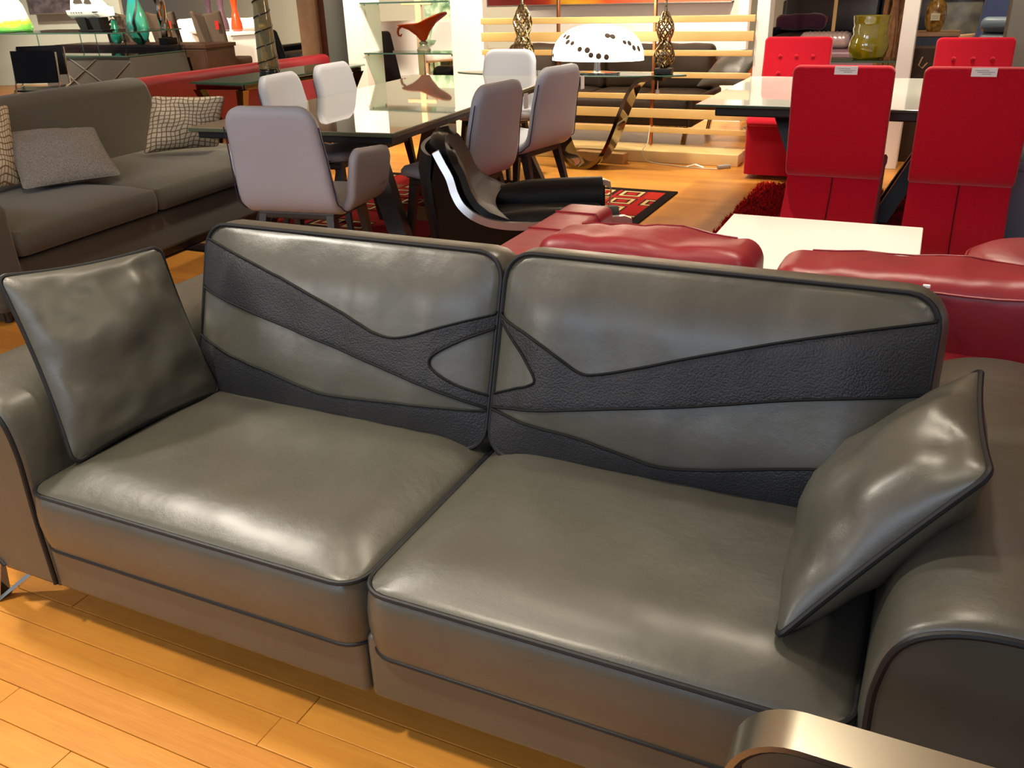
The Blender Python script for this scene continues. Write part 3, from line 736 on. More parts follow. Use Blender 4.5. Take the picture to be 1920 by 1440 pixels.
# ================================================================== GREY DINING SET
TY = R(5.0)
HW, HL = .61, 1.40
tc_ = G(737, 250, .75)+Matrix.Rotation(TY, 3, 'Z') @ Vector((-HW, HL, 0)); tc_.z = 0
t = thing('dining_table', 'long dining table with reflective greige glass top and dark slanted legs', 'table', tc_, TY)
b = B(); b.rb(-HW, HW, -HL, HL, .738, .75, .003, (2, 2, 1), 1); tp = b.mk('tabletop', TGLASS, t)
b = B(); b.rb(-HW-.003, HW+.003, -HL-.003, HL+.003, .728, .7475, .003, (2, 2, 1), 1); b.mk('glass_edge', TEDGE, tp)
b = B(); b.rb(-HW+.03, HW-.03, -HL+.03, HL-.03, .69, .727, .006, (2, 2, 1), 1); b.mk('frame', BLACK, t)
for sy in (-1, 1):
    for sx in (-1, 1):
        b = B(); lo = Vector((sx*.50, sy*1.12, .014)); hi = Vector((sx*.22, sy*.98, .70)); k = Vector((.05, 0, 0)); q = Vector((0, .035, 0))
        b.loft([[lo-k-q, lo+k-q, lo+k+q, lo-k+q], [hi-k*1.3-q, hi+k*1.3-q, hi+k*1.3+q, hi-k*1.3+q]]); b.mk('leg', DLEG, t)
def dining_chair(label, px, py, rz, arms=False, card=None, group='pale grey dining chairs round the greige glass table'):
    p_ = G(px, py, .928); o_ = p_+Matrix.Rotation(rz, 3, 'Z') @ Vector((0, .275*1.06, 0)); o_.z = .013 if o_.y < 4.95 else 0.0
    t = thing('dining_chair', label, 'chair', o_, rz, group); t.scale = (1.06, 1.06, 1.06)
    path = [(-.275, .875), (-.255, .76), (-.232, .64), (-.212, .54), (-.190, .475), (-.15, .437), (-.09, .425), (.02, .435), (.13, .447), (.20, .448), (.235, .435)]
    pth = [(p.x, p.y) for p in smooth_path([(a, c, 0) for a, c in path], 5)]
    g = bend(pth, .47, r=.085, ny=8, nl=36, wf=lambda q: .88+.12*min(1, q*2.0))
    for row in g:
        for p in row:
            if p.z > .46 and p.y < -.1: p.y += .30*p.x*p.x*min(1, (p.z-.46)*5)
    b = B(); b.sheet(g, .055, .5); sh = b.mk('shell', CHAIRL, t, ang=60)
    edge = []
    for row in g: edge.append(row[-1])
    edge2 = [row[0] for row in g]
    for e, s_ in ((edge, 1), (edge2, -1)):
        b = B(); b.tube([p+Vector((s_*.010, -.016 if p.z > .47 else 0, -.016 if p.z < .5 else 0)) for p in e[4:-4]], .0028, 5); b.mk('stitching', STITCH, sh)
    if arms:
        for s_ in (1, -1):
            ap = [(p.x, p.y) for p in smooth_path([(.16, .412, 0), (.225, .425, 0), (.262, .47, 0), (.280, .55, 0), (.292, .62, 0), (.298, .665, 0)], 5)]
            g = bend(ap, .38, r=.06, ny=6, nl=14)
            g = [[Vector((s_*p.y, p.x+.055-.12*(p.z-.42)*0, p.z-(p.x*.10 if p.z > .5 else 0)+.02*0)) for p in row] for row in g]
            b = B(); b.sheet(g, .042, .5); b.mk('arm', CHAIRL, t, ang=60)
    for sx in (-1, 1):
        for (yt, yb) in ((.16, .215), (-.12, -.225)):
            b = B(); lo = Vector((sx*.205, yb, .001)); hi = Vector((sx*.165, yt, .415))
            def sq(c, a, d): return [c+Vector((-a, -d, 0)), c+Vector((a, -d, 0)), c+Vector((a, d, 0)), c+Vector((-a, d, 0))]
            b.loft([sq(lo, .011, .013), sq(hi, .018, .026)]); b.mk('leg', DLEG, t, ang=60)
    b = B(); b.rb(-.19, .19, -.15, .18, .375, .408, .008, (1, 1, 1), 1); b.mk('seat_frame', DLEG, t)
    if card:
        b = B(); x, z = card; b.rb(x-.02, x+.02, -.006, -.003, z-.055, z+.02, .001, (1, 1, 1), 1)
        yb = -.305 if x < 0.24 else -.25
        o = b.mk('price_tag', TAG, t, M=Matrix.Translation((0, yb+(.03 if abs(x) > .2 else 0), 0))); o['label'] = 'white hanging price tag'
    return t
dining_chair('pale grey dining armchair seen from behind at the near end of the greige table', 499, 206, R(9), True)
dining_chair('grey dining chair seen from behind right of the greige table, nearer one', 940, 159, R(84), card=(.225, .78))
dining_chair('grey dining chair seen from behind right of the greige table, farther one', 1053, 127, R(80), card=(.225, .78))
dining_chair('pale grey chair across the left side of the greige table, left of two backs', 517, 142, R(-82), card=(-.235, .72))
dining_chair('pale grey chair across the left side of the greige table, right of two backs', 617, 122, R(-86))
dining_chair('pale grey chair facing the camera at the far end of the greige table', 958, 92, R(178))

# ================================================================== BLACK SHELL ARMCHAIR
sw = thing('shell_armchair', 'black leather shell armchair with chrome rim behind the grey sofa', 'armchair', (0, 0, 0))
p0 = Vector((-.867, 2.69, 0))           # under the middle of the seat; the chair faces local -y
sw.location = p0; sw.rotation_euler.z = R(116)
# side rim path (y,z): back top -> seat curve -> arm front
RIM = [(.40, .83), (.375, .77), (.345, .70), (.325, .62), (.295, .555), (.24, .50), (.16, .462), (.04, .448), (-.14, .452), (-.32, .462), (-.40, .466)]
RIM = [(a, c if c < .47 else .47+(c-.47)*.80) for a, c in RIM]
rim = [(p.x, p.y) for p in smooth_path([(a, c, 0) for a, c in RIM], 6)]
def wid(z): return .39 if z < .5 else max(.22, .39-.36*(z-.5))
for sx in (-1, 1):
    vs = []; b = B()
    secs = []
    for i, (y, z) in enumerate(rim):
        a = Vector(rim[max(i-1, 0)]); c = Vector(rim[min(i+1, len(rim)-1)]); tt = (c-a).normalized(); nn = Vector((tt.y, -tt.x)) * .016
        x = sx*wid(z); secs.append([Vector((x-.02*sx, y-nn.x, z-nn.y)), Vector((x+.008*sx, y-nn.x, z-nn.y)), Vector((x+.008*sx, y+nn.x, z+nn.y)), Vector((x-.02*sx, y+nn.x, z+nn.y))])
    e = secs[-1]
    secs.append([q+Vector((0, -.03, -.012)) for q in e]); secs.append([q+Vector((0, -.036, -.05)) for q in e]); secs.append([q+Vector((0, -.02, -.17)) for q in e])
    b.loft(secs); b.mk('chrome_rim', mat('satin_chrome', 'dcdad6', .38, 1) if sx < 0 else bpy.data.materials['satin_chrome'], sw)
    # side panel under the rim
    b = B(); poly = [(y, z-.012) for (y, z) in rim]+[(-.40, .30), (-.18, .12), (.12, .05), (.36, .10), (.40, .40), (.43, .60)]
    b.prism(poly, lambda y, z, s_: Vector(((sx*(wid(z)-.012 if z > .4 else .378-.25*(.4-z)))+s_*sx, y, z)), -.025, 0)
    b.mk('side_panel', BLACKL, sw)
    # padded arm
    ap = [(-.38, .43), (-.2, .43), (0, .425), (.14, .45), (.24, .50)]
    b = B(); secs = []
    for (y, z) in ap:
        rr = .115 if y < .1 else .07
        secs.append([Vector((sx*(.315-.03*(y > .1))+rr*.72*math.cos(a), y, z-.035+rr*math.sin(a))) for a in [2*PI*i/16 for i in range(16)]])
    b.loft(secs); b.mk('arm_pad', BLACKL, sw, ang=60)
# back shell and inner pad
def backgrid(off, x_in, z0, z1):
    g = []
    for i in range(19):
        z = z0+(z1-z0)*i/18; yy = interp(sorted([(c, a) for a, c in RIM if c > .45 and a > .03]), z); row = []
        w_ = wid(z)-x_in
        if z > z1-.07: w_ *= math.sqrt(max(0.06, 1-((z-(z1-.07))/.072)**2))**.5
        for j in range(13):
            q = -1+2*j/12; row.append(Vector((w_*q, yy+off+.06*(1-q*q), z)))
        g.append(row)
    return g
b = B(); b.sheet(backgrid(-.055, .02, .46, .79), .075, .4); b.mk('back_pad', BLACKL, sw, ang=60)
g = [[Vector((x*(.375-.06*(.5-z if z < .5 else 0)-.30*(max(z-.5, 0))), y+.05*(1-x*x), z)) for x in [-1+j/6 for j in range(13)]] for (y, z) in ((.425, .745), (.435, .66), (.425, .55), (.405, .40), (.38, .22), (.30, .08))]
b = B(); b.sheet(g, .03, .6); b.mk('back_shell', BLACKL, sw, ang=60)
b = B(); b.rb(-.27, .27, -.38, .30, .28, .40, .05, (6, 6, 2), fn=lambda p: (p.x, p.y, p.z+.02*math.cos(p.x*5)*math.cos(p.y*4))); b.mk('seat', BLACKL, sw)
b = B(); b.rb(-.30, .30, -.36, .34, .12, .29, .05, (3, 3, 2)); b.mk('underside', BLACK, sw)
b = B(); b.lathe([(.26, 0), (.26, .012), (.05, .03), (.035, .06), (.035, .16)], (0, 0, 0), 28); b.mk('pedestal', CHROME, sw)

# ================================================================== GENERIC SOFAS
def couch(name, label, loc, rz, L, DP, m, n=2, seat=.42, back=.80, arm=.60, aw=.16, base=.12, legs=None, group=None, tight=False, nback=None, slope=.16, fz=.3, legm=None, cr=.035, cuts=None, ends=(1, 1)):
    t = thing(name, label, 'sofa', loc, rz, group)
    b = B(); b.rb(aw*.5, L-aw*.5, .03, DP-.05, base, fz-.02, .02, (6, 3, 2)); b.mk('base', m, t)
    w_ = (L-2*aw)/n
    cuts = cuts or [aw+i*w_ for i in range(n+1)]
    for i in range(n):
        b = B(); cush(b, cuts[i]+.004, cuts[i+1]-.004, .0, DP-.22, fz, seat-.02, .045, cr, .12, 12, 10, .012, nz=(.004, 5), seed=i+L); b.mk('seat_cushion', m, t, ang=60)
    nb = nback or n
    if tight:
        sh = lambda p: (p.x, p.y+slope*(p.z-seat), p.z)
        b = B(); b.rb(aw*.4, L-aw*.4, DP-.22, DP-.03, base, back, .07, (10, 3, 6), 4, fn=sh); b.mk('backrest', m, t, ang=60)
    else:
        sh = lambda p: (p.x, p.y+slope*(p.z-seat)+.0, p.z)
        b = B(); b.rb(aw*.4, L-aw*.4, DP-.10, DP, base, back-.12, .04, (6, 2, 4), fn=sh); b.mk('back_frame', m, t)
        wb = (L-2*aw)/nb
        for i in range(nb):
            x0 = aw+i*wb; rr = random.Random(i)
            b = B(); b.rb(x0+.004, x0+wb-.004, DP-.26, DP-.085, seat-.02, back, .06, (8, 3, 6), 4, fn=lambda p: (p.x, p.y+slope*(p.z-seat)-.035*math.sin(min(max((p.x-x0)/wb, 0), 1)*PI)*math.sin(min(max((p.z-seat)/(back-seat), 0), 1)*PI)*(p.y < DP-.17), p.z+.012*noise.noise(p*6)))
            b.mk('back_cushion', m, t, ang=60)
    for x0 in [q for q, k in ((0, ends[0]), (L-aw, ends[1])) if k]:
        b = B(); b.rb(x0, x0+aw, .0, DP-.03, base, arm, .04, (3, 6, 4), 3); b.mk('arm', m, t)
    for x0 in (.06, L-.06):
        for y0 in (.06, DP-.1):
            b = B()
            if legs == 'loop':
                s_ = 1 if x0 < L/2 else -1
                band(b, [(x0, base), (x0+s_*.03, .0+.012), (x0+s_*.05, .012), (x0+s_*.02, base)], y0-.03, y0+.03, .012, False)
                band(b, [(x0-.1*s_*0, base), (x0+s_*.30, base)], y0-.03, y0+.03, .012, False)
            else: b.lathe([(.018, 0), (.026, base+.01)], (x0, y0, 0), 10)
            b.mk('leg', legm or DLEG, t)
    return t
ls = couch('fabric_sofa', 'brown grey fabric sofa with three scatter pillows on the left', (-2.98, 1.42, 0), R(95.0), 2.55, 1.21, BROWNF, 2, seat=.425, back=.87, arm=.55, aw=.17, base=.055, tight=True, slope=.30, fz=.29, cuts=[.17, 1.13, 2.52], ends=(1, 0))
b = B(); b.rb(.03, 2.52, .05, 1.1, .012, .06, .006, (4, 2, 1), 1); b.mk('plinth', mat('dark_plinth_wood', '2d241d', .5), ls)
def hatch(name, c1, c2, c3):
    mt, nt, bs = nodes(name); L = nt.links.new
    tc = N(nt, 'ShaderNodeTexCoord'); uv = tc.outputs['UV']
    n = N(nt, 'ShaderNodeTexNoise', Scale=2.6, Detail=1.0); L(uv, n.inputs['Vector'])
    s = N(nt, 'ShaderNodeVectorMath', operation='SCALE'); s.inputs['Scale'].default_value = .16; L(n.outputs['Color'], s.inputs[0])
    a = N(nt, 'ShaderNodeVectorMath', operation='ADD'); L(uv, a.inputs[0]); L(s.outputs[0], a.inputs[1])
    sp = N(nt, 'ShaderNodeSeparateXYZ'); L(a.outputs[0], sp.inputs[0]); prev = None
    for ax, fq in ((0, 15), (1, 13)):
        mu = N(nt, 'ShaderNodeMath', operation='MULTIPLY'); mu.inputs[1].default_value = fq; L(sp.outputs[ax], mu.inputs[0])
        fr = N(nt, 'ShaderNodeMath', operation='FRACT'); L(mu.outputs[0], fr.inputs[0])
        lt = N(nt, 'ShaderNodeMath', operation='LESS_THAN'); lt.inputs[1].default_value = .22; L(fr.outputs[0], lt.inputs[0])
        if prev:
            mx = N(nt, 'ShaderNodeMath', operation='MAXIMUM'); L(prev, mx.inputs[0]); L(lt.outputs[0], mx.inputs[1]); prev = mx.outputs[0]
        else: prev = lt.outputs[0]
    n2 = N(nt, 'ShaderNodeTexNoise', Scale=2.0); L(uv, n2.inputs['Vector'])
    lc = N(nt, 'ShaderNodeMix', data_type='RGBA'); lc.inputs[6].default_value = lin(c2); lc.inputs[7].default_value = lin(c3); L(n2.outputs[0], lc.inputs[0])
    m_ = N(nt, 'ShaderNodeMix', data_type='RGBA'); m_.inputs[6].default_value = lin(c1); L(lc.outputs[2], m_.inputs[7]); L(prev, m_.inputs[0])
    L(m_.outputs[2], bs.inputs['Base Color']); bs.inputs['Roughness'].default_value = .9; bs.inputs['Specular IOR Level'].default_value = .1
    return mt
HATCH = hatch('hatched_linen', 'c2b7a2', '574b40', '8d7357')
def fab_pillow(c, th, m, label, seed):
    o = sum((Vector(q) for q in c), Vector())/4
    t = thing('scatter_pillow', label, 'pillow', o, 0, 'scatter pillows on the brown grey sofa'); b = B()
    lp = pillow(b, *[Vector(q)-o for q in c], th, n=18, pinch=.05, nz=.01, seed=seed); b.mk('cover', m, t, ang=70)
    b = B(); b.tube(lp, .003, 5, True); b.mk('seam', m, t)
def fp(pxs, ds): return [D(px, py, d) for (px, py), d in zip(pxs, ds)]

# pillows of the fabric sofa
fab_pillow([G(269, 288, .465), G(410, 274, .465), G(421, 180, .80), G(284, 180, .80)], .15, HATCH, 'cream pillow with brown crosshatch lines at the far end of the fabric sofa', 2)
fab_pillow([G(44, 356, .465), G(228, 328, .465), G(176, 238, .70), G(0, 249, .70)], .14, GREYP, 'plain grey woven rectangular pillow on the near half of the fabric sofa', 4)
fab_pillow([G(-60, 372, .465), G(38, 345, .465), G(14, 196, .84), G(-80, 212, .84)], .13, HATCH, 'cream crosshatch pillow half hidden behind the plain grey pillow, at the left edge', 8)

# ================================================================== LONG RED SOFA AND CONSOLE BEHIND THE FABRIC SOFA
couch('red_leather_sofa', 'long low red leather sofa with its back behind the brown grey fabric sofa', (-5.95, 7.0, 0), R(-90), 4.1, .95, REDL, 3, back=.79, arm=.6, tight=True, slope=.12)
t = thing('console_table', 'glass topped console with polished metal frame behind the brown grey sofa', 'console table', (-4.36, 5.35, 0))
b = B(); b.rb(-.27, .27, -.84, .84, .745, .757, .003, (1, 2, 1), 1); tp = b.mk('tabletop', GREENG, t)
b = B(); b.rb(-.274, .274, -.844, .844, .7445, .748, .001, (1, 2, 1), 1); b.mk('glass_edge', GEDGE, tp)
b = B()
for x in (-.24, .24): b.rb(x-.014, x+.014, -.8, .8, .70, .743, .006, (1, 2, 1), 2)
for y in (-.8, 0, .8): b.rb(-.24, .24, y-.014, y+.014, .70, .743, .006, (1, 2, 1), 2)
b.mk('frame', BRONZE, t)
for y in (-.8, .8):
    for x in (-.22, .22):
        b = B(); b.loft([[Vector((x*k+sx, y*k2+sy, z)) for sx, sy in ((-w_, -w_), (w_, -w_), (w_, w_), (-w_, w_))] for (k, k2, z, w_) in ((.8, .94, 0, .018), (.5, .9, .4, .02), (1.0, 1.0, .70, .035))]); b.mk('leg', BRONZE, t)
v = thing('spiral_vase', 'tall smoky glass vase with dark spiral thread on the metal console', 'vase', (-4.50, 5.33, .757))
pr = [(.082, 0), (.086, .02), (.084, .15), (.075, .35), (.066, .55), (.062, .80), (.056, .805), (.058, .55), (.066, .35), (.074, .06), (0, .05)]
b = B(); b.lathe(pr, n=28); b.mk('body', glass('amber_smoke_glass', 'd6cc98', .02, 1.6, .18), v)
b = B(); b.tube([((.088-.03*z/.8)*math.cos(z*52), (.088-.03*z/.8)*math.sin(z*52), z) for z in [i*.8/150 for i in range(151)]], .0055, 6); b.mk('spiral_thread', mat('dark_glass_thread', '1d1810', .1), v)
b = B(); b.lathe([(.084, 0), (.087, .0), (.088, .03), (.084, .035)], n=28); b.mk('foot', mat('dark_glass_foot', '1d1810', .1), v)

# ================================================================== SLATTED DIVIDER
YD = 6.45
xl, xr = V(906, 99, YD).x, V(1412, 99, YD).x
dv = thing('slatted_divider', 'pale gold slatted room divider with copper posts on a light wooden plinth', 'divider', (0, YD, 0))
for k, (py, hh) in enumerate(((36, .05), (68, .075), (99, .045), (140, .045), (181, .045), (212, .075), (243, .045), (279, .05))):
    z = V(1240, py, YD).z; b = B(); b.rb(xl, xr, -.03, -.005, z-hh/2, z+hh/2, .004, (2, 1, 1), 2); b.mk('slat', GOLDW, dv)
for px in (1047, 1222):
    x = V(px, 200, YD).x; b = B(); b.rb(x-.012, x+.012, -.005, .03, .10, 1.42, .004, (1, 1, 1), 2); b.mk('post', COPPER, dv)
b = B(); b.rb(xl-.05, xr, -.26, .10, .0, .095, .006, (4, 1, 1), 2); b.mk('plinth', mat('pale_maple', 'e0c48a', .4, var=(5, 'd6b676', .7)), dv)
t = tag(B().rb(-.22, .22, -.045, .045, 0, .085, .004, (1, 1, 1), 2).mk('wood_block', mat('raw_timber', 'c79a62', .6, var=(14, 'b58752', .8))), 'plain wooden block lying on the floor beside the bronze console base', 'block')
p = G(1125, 303, 0); t.location = (-1.72, 6.10, 0); t.rotation_euler.z = R(-6)

# ================================================================== BRONZE S-BASE CONSOLE WITH LAMPS
YC = 5.86
ct = thing('glass_console', 'boat shaped glass console on a looping polished bronze base before the divider', 'console table', (-1.95, YC, 0))
def oval(L, W, n=40):
    return [(L*math.cos(2*PI*i/n)*(1-.0*i), W*math.sin(2*PI*i/n)*abs(math.sin(2*PI*i/n))**.3) for i in range(n)]
b = B(); b.prism(oval(.98, .20), lambda x, y, z: Vector((x, y, z)), .722, .734); b.mk('tabletop', GREENG, ct)
b = B(); ov = oval(.981, .201); b.tube([(x, y, .727) for x, y in ov], .0065, 6, True); b.mk('glass_edge', GEDGE, ct)
pts = [(1252, 126), (1218, 135), (1192, 163), (1172, 205), (1157, 245), (1140, 282), (1120, 304), (1095, 311), (1072, 296), (1058, 265), (1049, 235), (1032, 190), (1005, 150), (965, 130)]
pth = [V(px, py, YC) for px, py in pts]; zmin = min(p.z for p in pth)
pth = [Vector((p.x+1.95, p.z-zmin+.008 if p.z < .3 else min(p.z, .712), 0)) for p in pth]
pth[0].y = pth[-1].y = .712
sp = [(p.x, p.y) for p in smooth_path(pth, 6)]
b = B(); band(b, sp, -.13, .13, .028, False); b.mk('looping_base', BRONZE, ct, ang=50)
lamp = thing('dome_lamp', 'glowing white dome lamp with round holes on the glass console', 'lamp', tuple(V(1120, 112, YC-.02)))
lamp.location.z = .775
RW = (V(1205, 105, YC).x-V(1036, 105, YC).x)/2; HT = .36
SHADE = mat('lit_opal_shade', 'fffaf0', .5, emit=('fff6e4', 3.2))
PR = [(.06, RW), (.13, RW*.985), (.19, RW*.92), (.25, RW*.78), (.295, RW*.55), (.318, RW*.28), (.324, .001)]
lamp.scale = (1, .5, 1)
b = B(); b.lathe([(q, z) for z, q in PR], n=48); b.mk('shade', SHADE, lamp)
HOLE_DARK = mat('painted_hole_dark', '4a3a2a', .8); r = random.Random(11)  # discs on an uncut shade; brown imitates the darkness seen through its holes
for k in range(18):
    az = R(192+156*((k*.618034+.02*r.random()) % 1)); zz = .085+.18*((k*.7549+.3) % 1); rr = interp(PR, zz); c = Vector((rr*math.cos(az), rr*math.sin(az), zz))
    sl = (interp(PR, zz+.01)-interp(PR, zz-.01))/.02; n_ = Vector((math.cos(az), math.sin(az), -sl)).normalized(); q = n_.to_track_quat('Z', 'Y').to_matrix().to_4x4(); q.translation = c+n_*.006
    b = B(); b.lathe([(.001, .003), (.012, .003), (.019+r.random()*.006, 0)], n=12); b.mk('hole_disc', HOLE_DARK, lamp, M=q)
b = B(); b.lathe([(RW*.5, -.038), (RW*.5, -.028), (.03, -.02), (.02, .09)], n=24); b.mk('stand', CHROME, lamp)
l = bpy.data.lights.new('lamp_bulb', 'POINT'); l.energy = 14; l.color = (1, .86, .64); l.shadow_soft_size = .1
o = bpy.data.objects.new('lamp_bulb', l); C.objects.link(o); o.location = (0, -.05, .62); o.parent = lamp
def lace(label, loc, sc=1.0):
    t = thing('lattice_lamp', label, 'lamp', loc, 0, 'gold lattice lamps on the glass console'); t.scale = (1, 1, 1)
    b = B(); b.rb(-.075*sc, .075*sc, -.05*sc, .05*sc, 0, .05*sc, .006, (1, 1, 1), 2); b.mk('base', BLACK, t)
    rad = smooth_path([(.02, 0, 0), (.075, .05, 0), (.085, .11, 0), (.06, .19, 0), (.045, .22, 0), (.068, .29, 0), (.07, .34, 0), (.045, .40, 0), (.018, .45, 0)], 5); b = B()
    for s_ in (1, -1):
        for k in range(6):
            b.tube([(p.x*sc*math.cos(s_*p.y*11+k*PI/3), p.x*sc*.7*math.sin(s_*p.y*11+k*PI/3), (p.y+.05)*sc) for p in rad], .0075*sc, 6)
    b.mk('lattice', GOLD, t)
    b = B(); b.lathe([(.0, -.03), (.022, -.02), (.03, 0), (.022, .02), (0, .03)], (0, 0, .16*sc), 14); b.mk('glass_ball', CHROME, t)
    b = B(); b.lathe([(.014*sc, .49*sc), (.008, .56*sc), (.008, .66*sc)], n=10); b.mk('stem', GOLD, t)
p = V(1245, 116, YC); lace('gold lattice lamp base on black block at the right end of the glass console', (p.x, YC, .735), .88)
p = V(981, 100, YC); lace('taller gold lattice lamp base behind the far white dining chair', (p.x, YC, .735), 1.02)
def cable(name, label, pts, r, m=None, cat='cord'):
    o = Vector(pts[0]); b = B(); b.tube([p-o for p in smooth_path(pts, 6)], r, 6); c = tag(b.mk(name, m or TAG), label, cat); c.location = o; return c
a = [V(1228, 132, YC+.1), V(1233, 145, YC+.1), V(1233, 168, YC+.1)]
cable('lamp_cord', 'short white lamp cord hanging under the glass console', [tuple(q) for q in a], .005)
q = a[-1]; tag(B().rb(-.012, .012, -.010, .010, -.035, 0, .003, (1, 1, 1), 2).mk('plug', TAG), 'white plug at the end of the hanging lamp cord', 'plug').location = q
a = [V(1218, 250, YD-.28), G(1210, 275, .11), G(1185, 294, .006), G(1215, 290, .11)]
cable('extension_cord', 'thin white cord trailing over the wooden plinth and floor to a switch', [tuple(V(1219, 235, YD-.06)), tuple(V(1214, 268, YD-.20)), (V(1205, 280, YD-.27).x, YD-.27, .104), (V(1210, 290, YD-.30).x, YD-.30, .03), tuple(G(1225, 305, .006)), tuple(G(1270, 311, .006)), tuple(G(1310, 315, .006)), tuple(G(1345, 317, .006))], .004, mat('cord_ivory', 'cfc6b0', .6))
p = G(1357, 316, 0); o = tag(B().rb(-.055, .055, -.02, .02, 0, .03, .01, (1, 1, 1), 3).mk('cord_switch', mat('grey_plastic', '8f8c84', .5)), 'small grey inline switch on the floor by the divider', 'switch'); o.location = p; o.rotation_euler.z = R(40)
p = G(1303, 313, 0.001); o = tag(B().sheet([[(-.07, -.02, 0), (-.07, .02, 0)], [(0, -.02, .022), (0, .02, .022)], [(.07, -.02, 0), (.07, .02, 0)]], .002).mk('paper_slip', TAG), 'folded slip of white paper lying on the floor by the divider', 'paper'); o.location = p

# ================================================================== BROWN SOFA AND PAINTING BEHIND THE DIVIDER
couch('brown_leather_sofa', 'brown leather sectional with loop legs seen between the slats of the divider', (-3.40, 6.80, 0), 0, V(1335, 130, 7.4).x+3.40, 1.10, BROWNL, 4, seat=.44, back=.83, arm=.44, aw=.06, base=.20, legs='loop', legm=GOLD, cr=.03)
t = thing('leather_cushion', 'dark grey leather cushion at the right end of the brown leather sectional', 'pillow', (-1.0, 7.15, .44)); b = B()
pillow(b, (-.18, -.12, .08), (.22, -.16, .10), (.38, .02, .40), (.0, .10, .36), .14, seed=3); b.mk('cover', mat('slate_leather', '55524c', .35, bump=[(12, .15, .02)]), t)
t = thing('orange_chair', 'rounded orange leather chair behind the right end of the brown sectional', 'chair', (-.75, 8.15, 0))
b = B(); b.lathe([(.20, .12), (.30, .2), (.33, .45), (.34, .70), (.30, .74), (.25, .60), (.24, .46), (0, .45)], n=28); b.mk('tub', mat('orange_leather', 'b4582a', .4), t)
b = B(); b.lathe([(.2, 0), (.2, .02), (.03, .03), (.03, .13)], n=16); b.mk('pedestal', CHROME, t)
def paint_mat():
    mt, nt, bs = nodes('abstract_canvas'); L = nt.links.new; tc = N(nt, 'ShaderNodeTexCoord')
    sx = N(nt, 'ShaderNodeSeparateXYZ'); L(tc.outputs['Generated'], sx.inputs[0]); n = N(nt, 'ShaderNodeTexNoise', Scale=5.0); L(tc.outputs['Generated'], n.inputs['Vector'])
    ma = N(nt, 'ShaderNodeMath', operation='MULTIPLY_ADD'); ma.inputs[1].default_value = .25; L(n.outputs[0], ma.inputs[0]); L(sx.outputs[0], ma.inputs[2])
    r = N(nt, 'ShaderNodeValToRGB')
    st = [(0, '5b1512'), (.3, '8a1c10'), (.42, 'c23a12'), (.52, 'd9a520'), (.62, 'c8501c'), (.9, 'b26a4c')]
    while len(r.color_ramp.elements) < 6: r.color_ramp.elements.new(.5)
    for e, (p, c) in zip(r.color_ramp.elements, st): e.position = p; e.color = lin(c)
    L(ma.outputs[0], r.inputs[0]); L(r.outputs[0], bs.inputs['Base Color']); return mt
xa, xb = V(916, 8, 8.58).x, V(1372, 8, 8.58).x; z0 = V(1140, 9, 8.58).z
t = thing('painting', 'wide red and orange abstract painting on the white partition behind the divider', 'painting', ((xa+xb)/2, 8.585, z0))
hw = (xb-xa)/2; b = B(); b.rb(-hw, hw, -.02, .02, .012, .9, .003, (1, 1, 1), 1); b.mk('canvas', paint_mat(), t)
b = B()
for (x0, x1, za, zb) in ((-hw-.015, hw+.015, 0, .014), (-hw-.015, hw+.015, .9, .914), (-hw-.015, -hw, 0, .914), (hw, hw+.015, 0, .914)): b.rb(x0, x1, -.028, .03, za, zb, .002, (1, 1, 1), 1)
b.mk('frame', mat('silver_frame', 'b9b2a6', .3, 1), t)

# ================================================================== DISPLAY COLUMNS WITH GLASS SHELVES
def column(name, x0, x1, y0, y1, m=WPAINT): b = B(); b.rb(x0, x1, y0, y1, 0, 3.42, .004, (1, 1, 2), 1); return struct(b.mk(name, m))
YA = 6.95
A0, A1 = V(648, 60, YA).x, V(681, 60, YA).x; B0, B1 = V(846, 60, YA).x, V(906, 60, YA).x
column('column_left', A0, A1, YA, YA+.34); column('column_left', B0, B1, YA, YA+.10)
def shelf(label, x0, x1, y0, y1, z, grp):
    t = thing('glass_shelf', label, 'shelf', ((x0+x1)/2, (y0+y1)/2, z), 0, grp); a, c = (x1-x0)/2, (y1-y0)/2
    b = B(); b.rb(-a, a, -c, c, -.012, 0, .002, (1, 1, 1), 1); b.mk('pane', GREENG, t)
    b = B(); b.rb(-a, a, -c-.002, -c, -.013, .001, .0008, (1, 1, 1), 1); b.mk('front_edge', GEDGE, t)
    b = B()
    for x in (-a+.02, a-.02):
        for y in (-c+.05, c-.05): b.lathe([(.008, -.03), (.008, -.013)], (x, y, 0), 8)
    b.mk('bracket', CHROME, t)
zs = V(765, 99, YA+.02).z
shelf('lower clear glass shelf between the two left white columns, holding an orange bowl', A1-.0, B0+.0, YA-.02, YA+.33, zs, 'glass shelves between white columns')
shelf('upper clear glass shelf between the two left white columns, at the top edge', A1-.0, B0+.0, YA-.02, YA+.33, V(765, 3, YA).z, 'glass shelves between white columns')
p = V(795, 96, YA+.15); t = thing('glass_bowl', 'orange blown glass bowl with curled lip on clear foot on the glass shelf', 'bowl', (p.x, YA+.15, zs)); t.scale = (1.2, 1.2, 1.15)
def lip(p, a):
    k = max(0, (p.z-.10)/.16); s_ = 1+.45*k*(math.cos(a)**2)-.25*k*math.sin(a)**2
    return Vector((p.x*s_, p.y*s_, p.z+k*.10*max(math.cos(a), 0)**2-.02*k*max(-math.cos(a), 0)**3))
b = B(); b.lathe([(.012, .085), (.03, .10), (.055, .14), (.10, .19), (.165, .23), (.16, .236), (.095, .20), (.045, .15), (.0, .12)], n=36, fn=lip); b.mk('bowl', glass('orange_glass', 'cf5a24', .03, 1.6, .38), t)
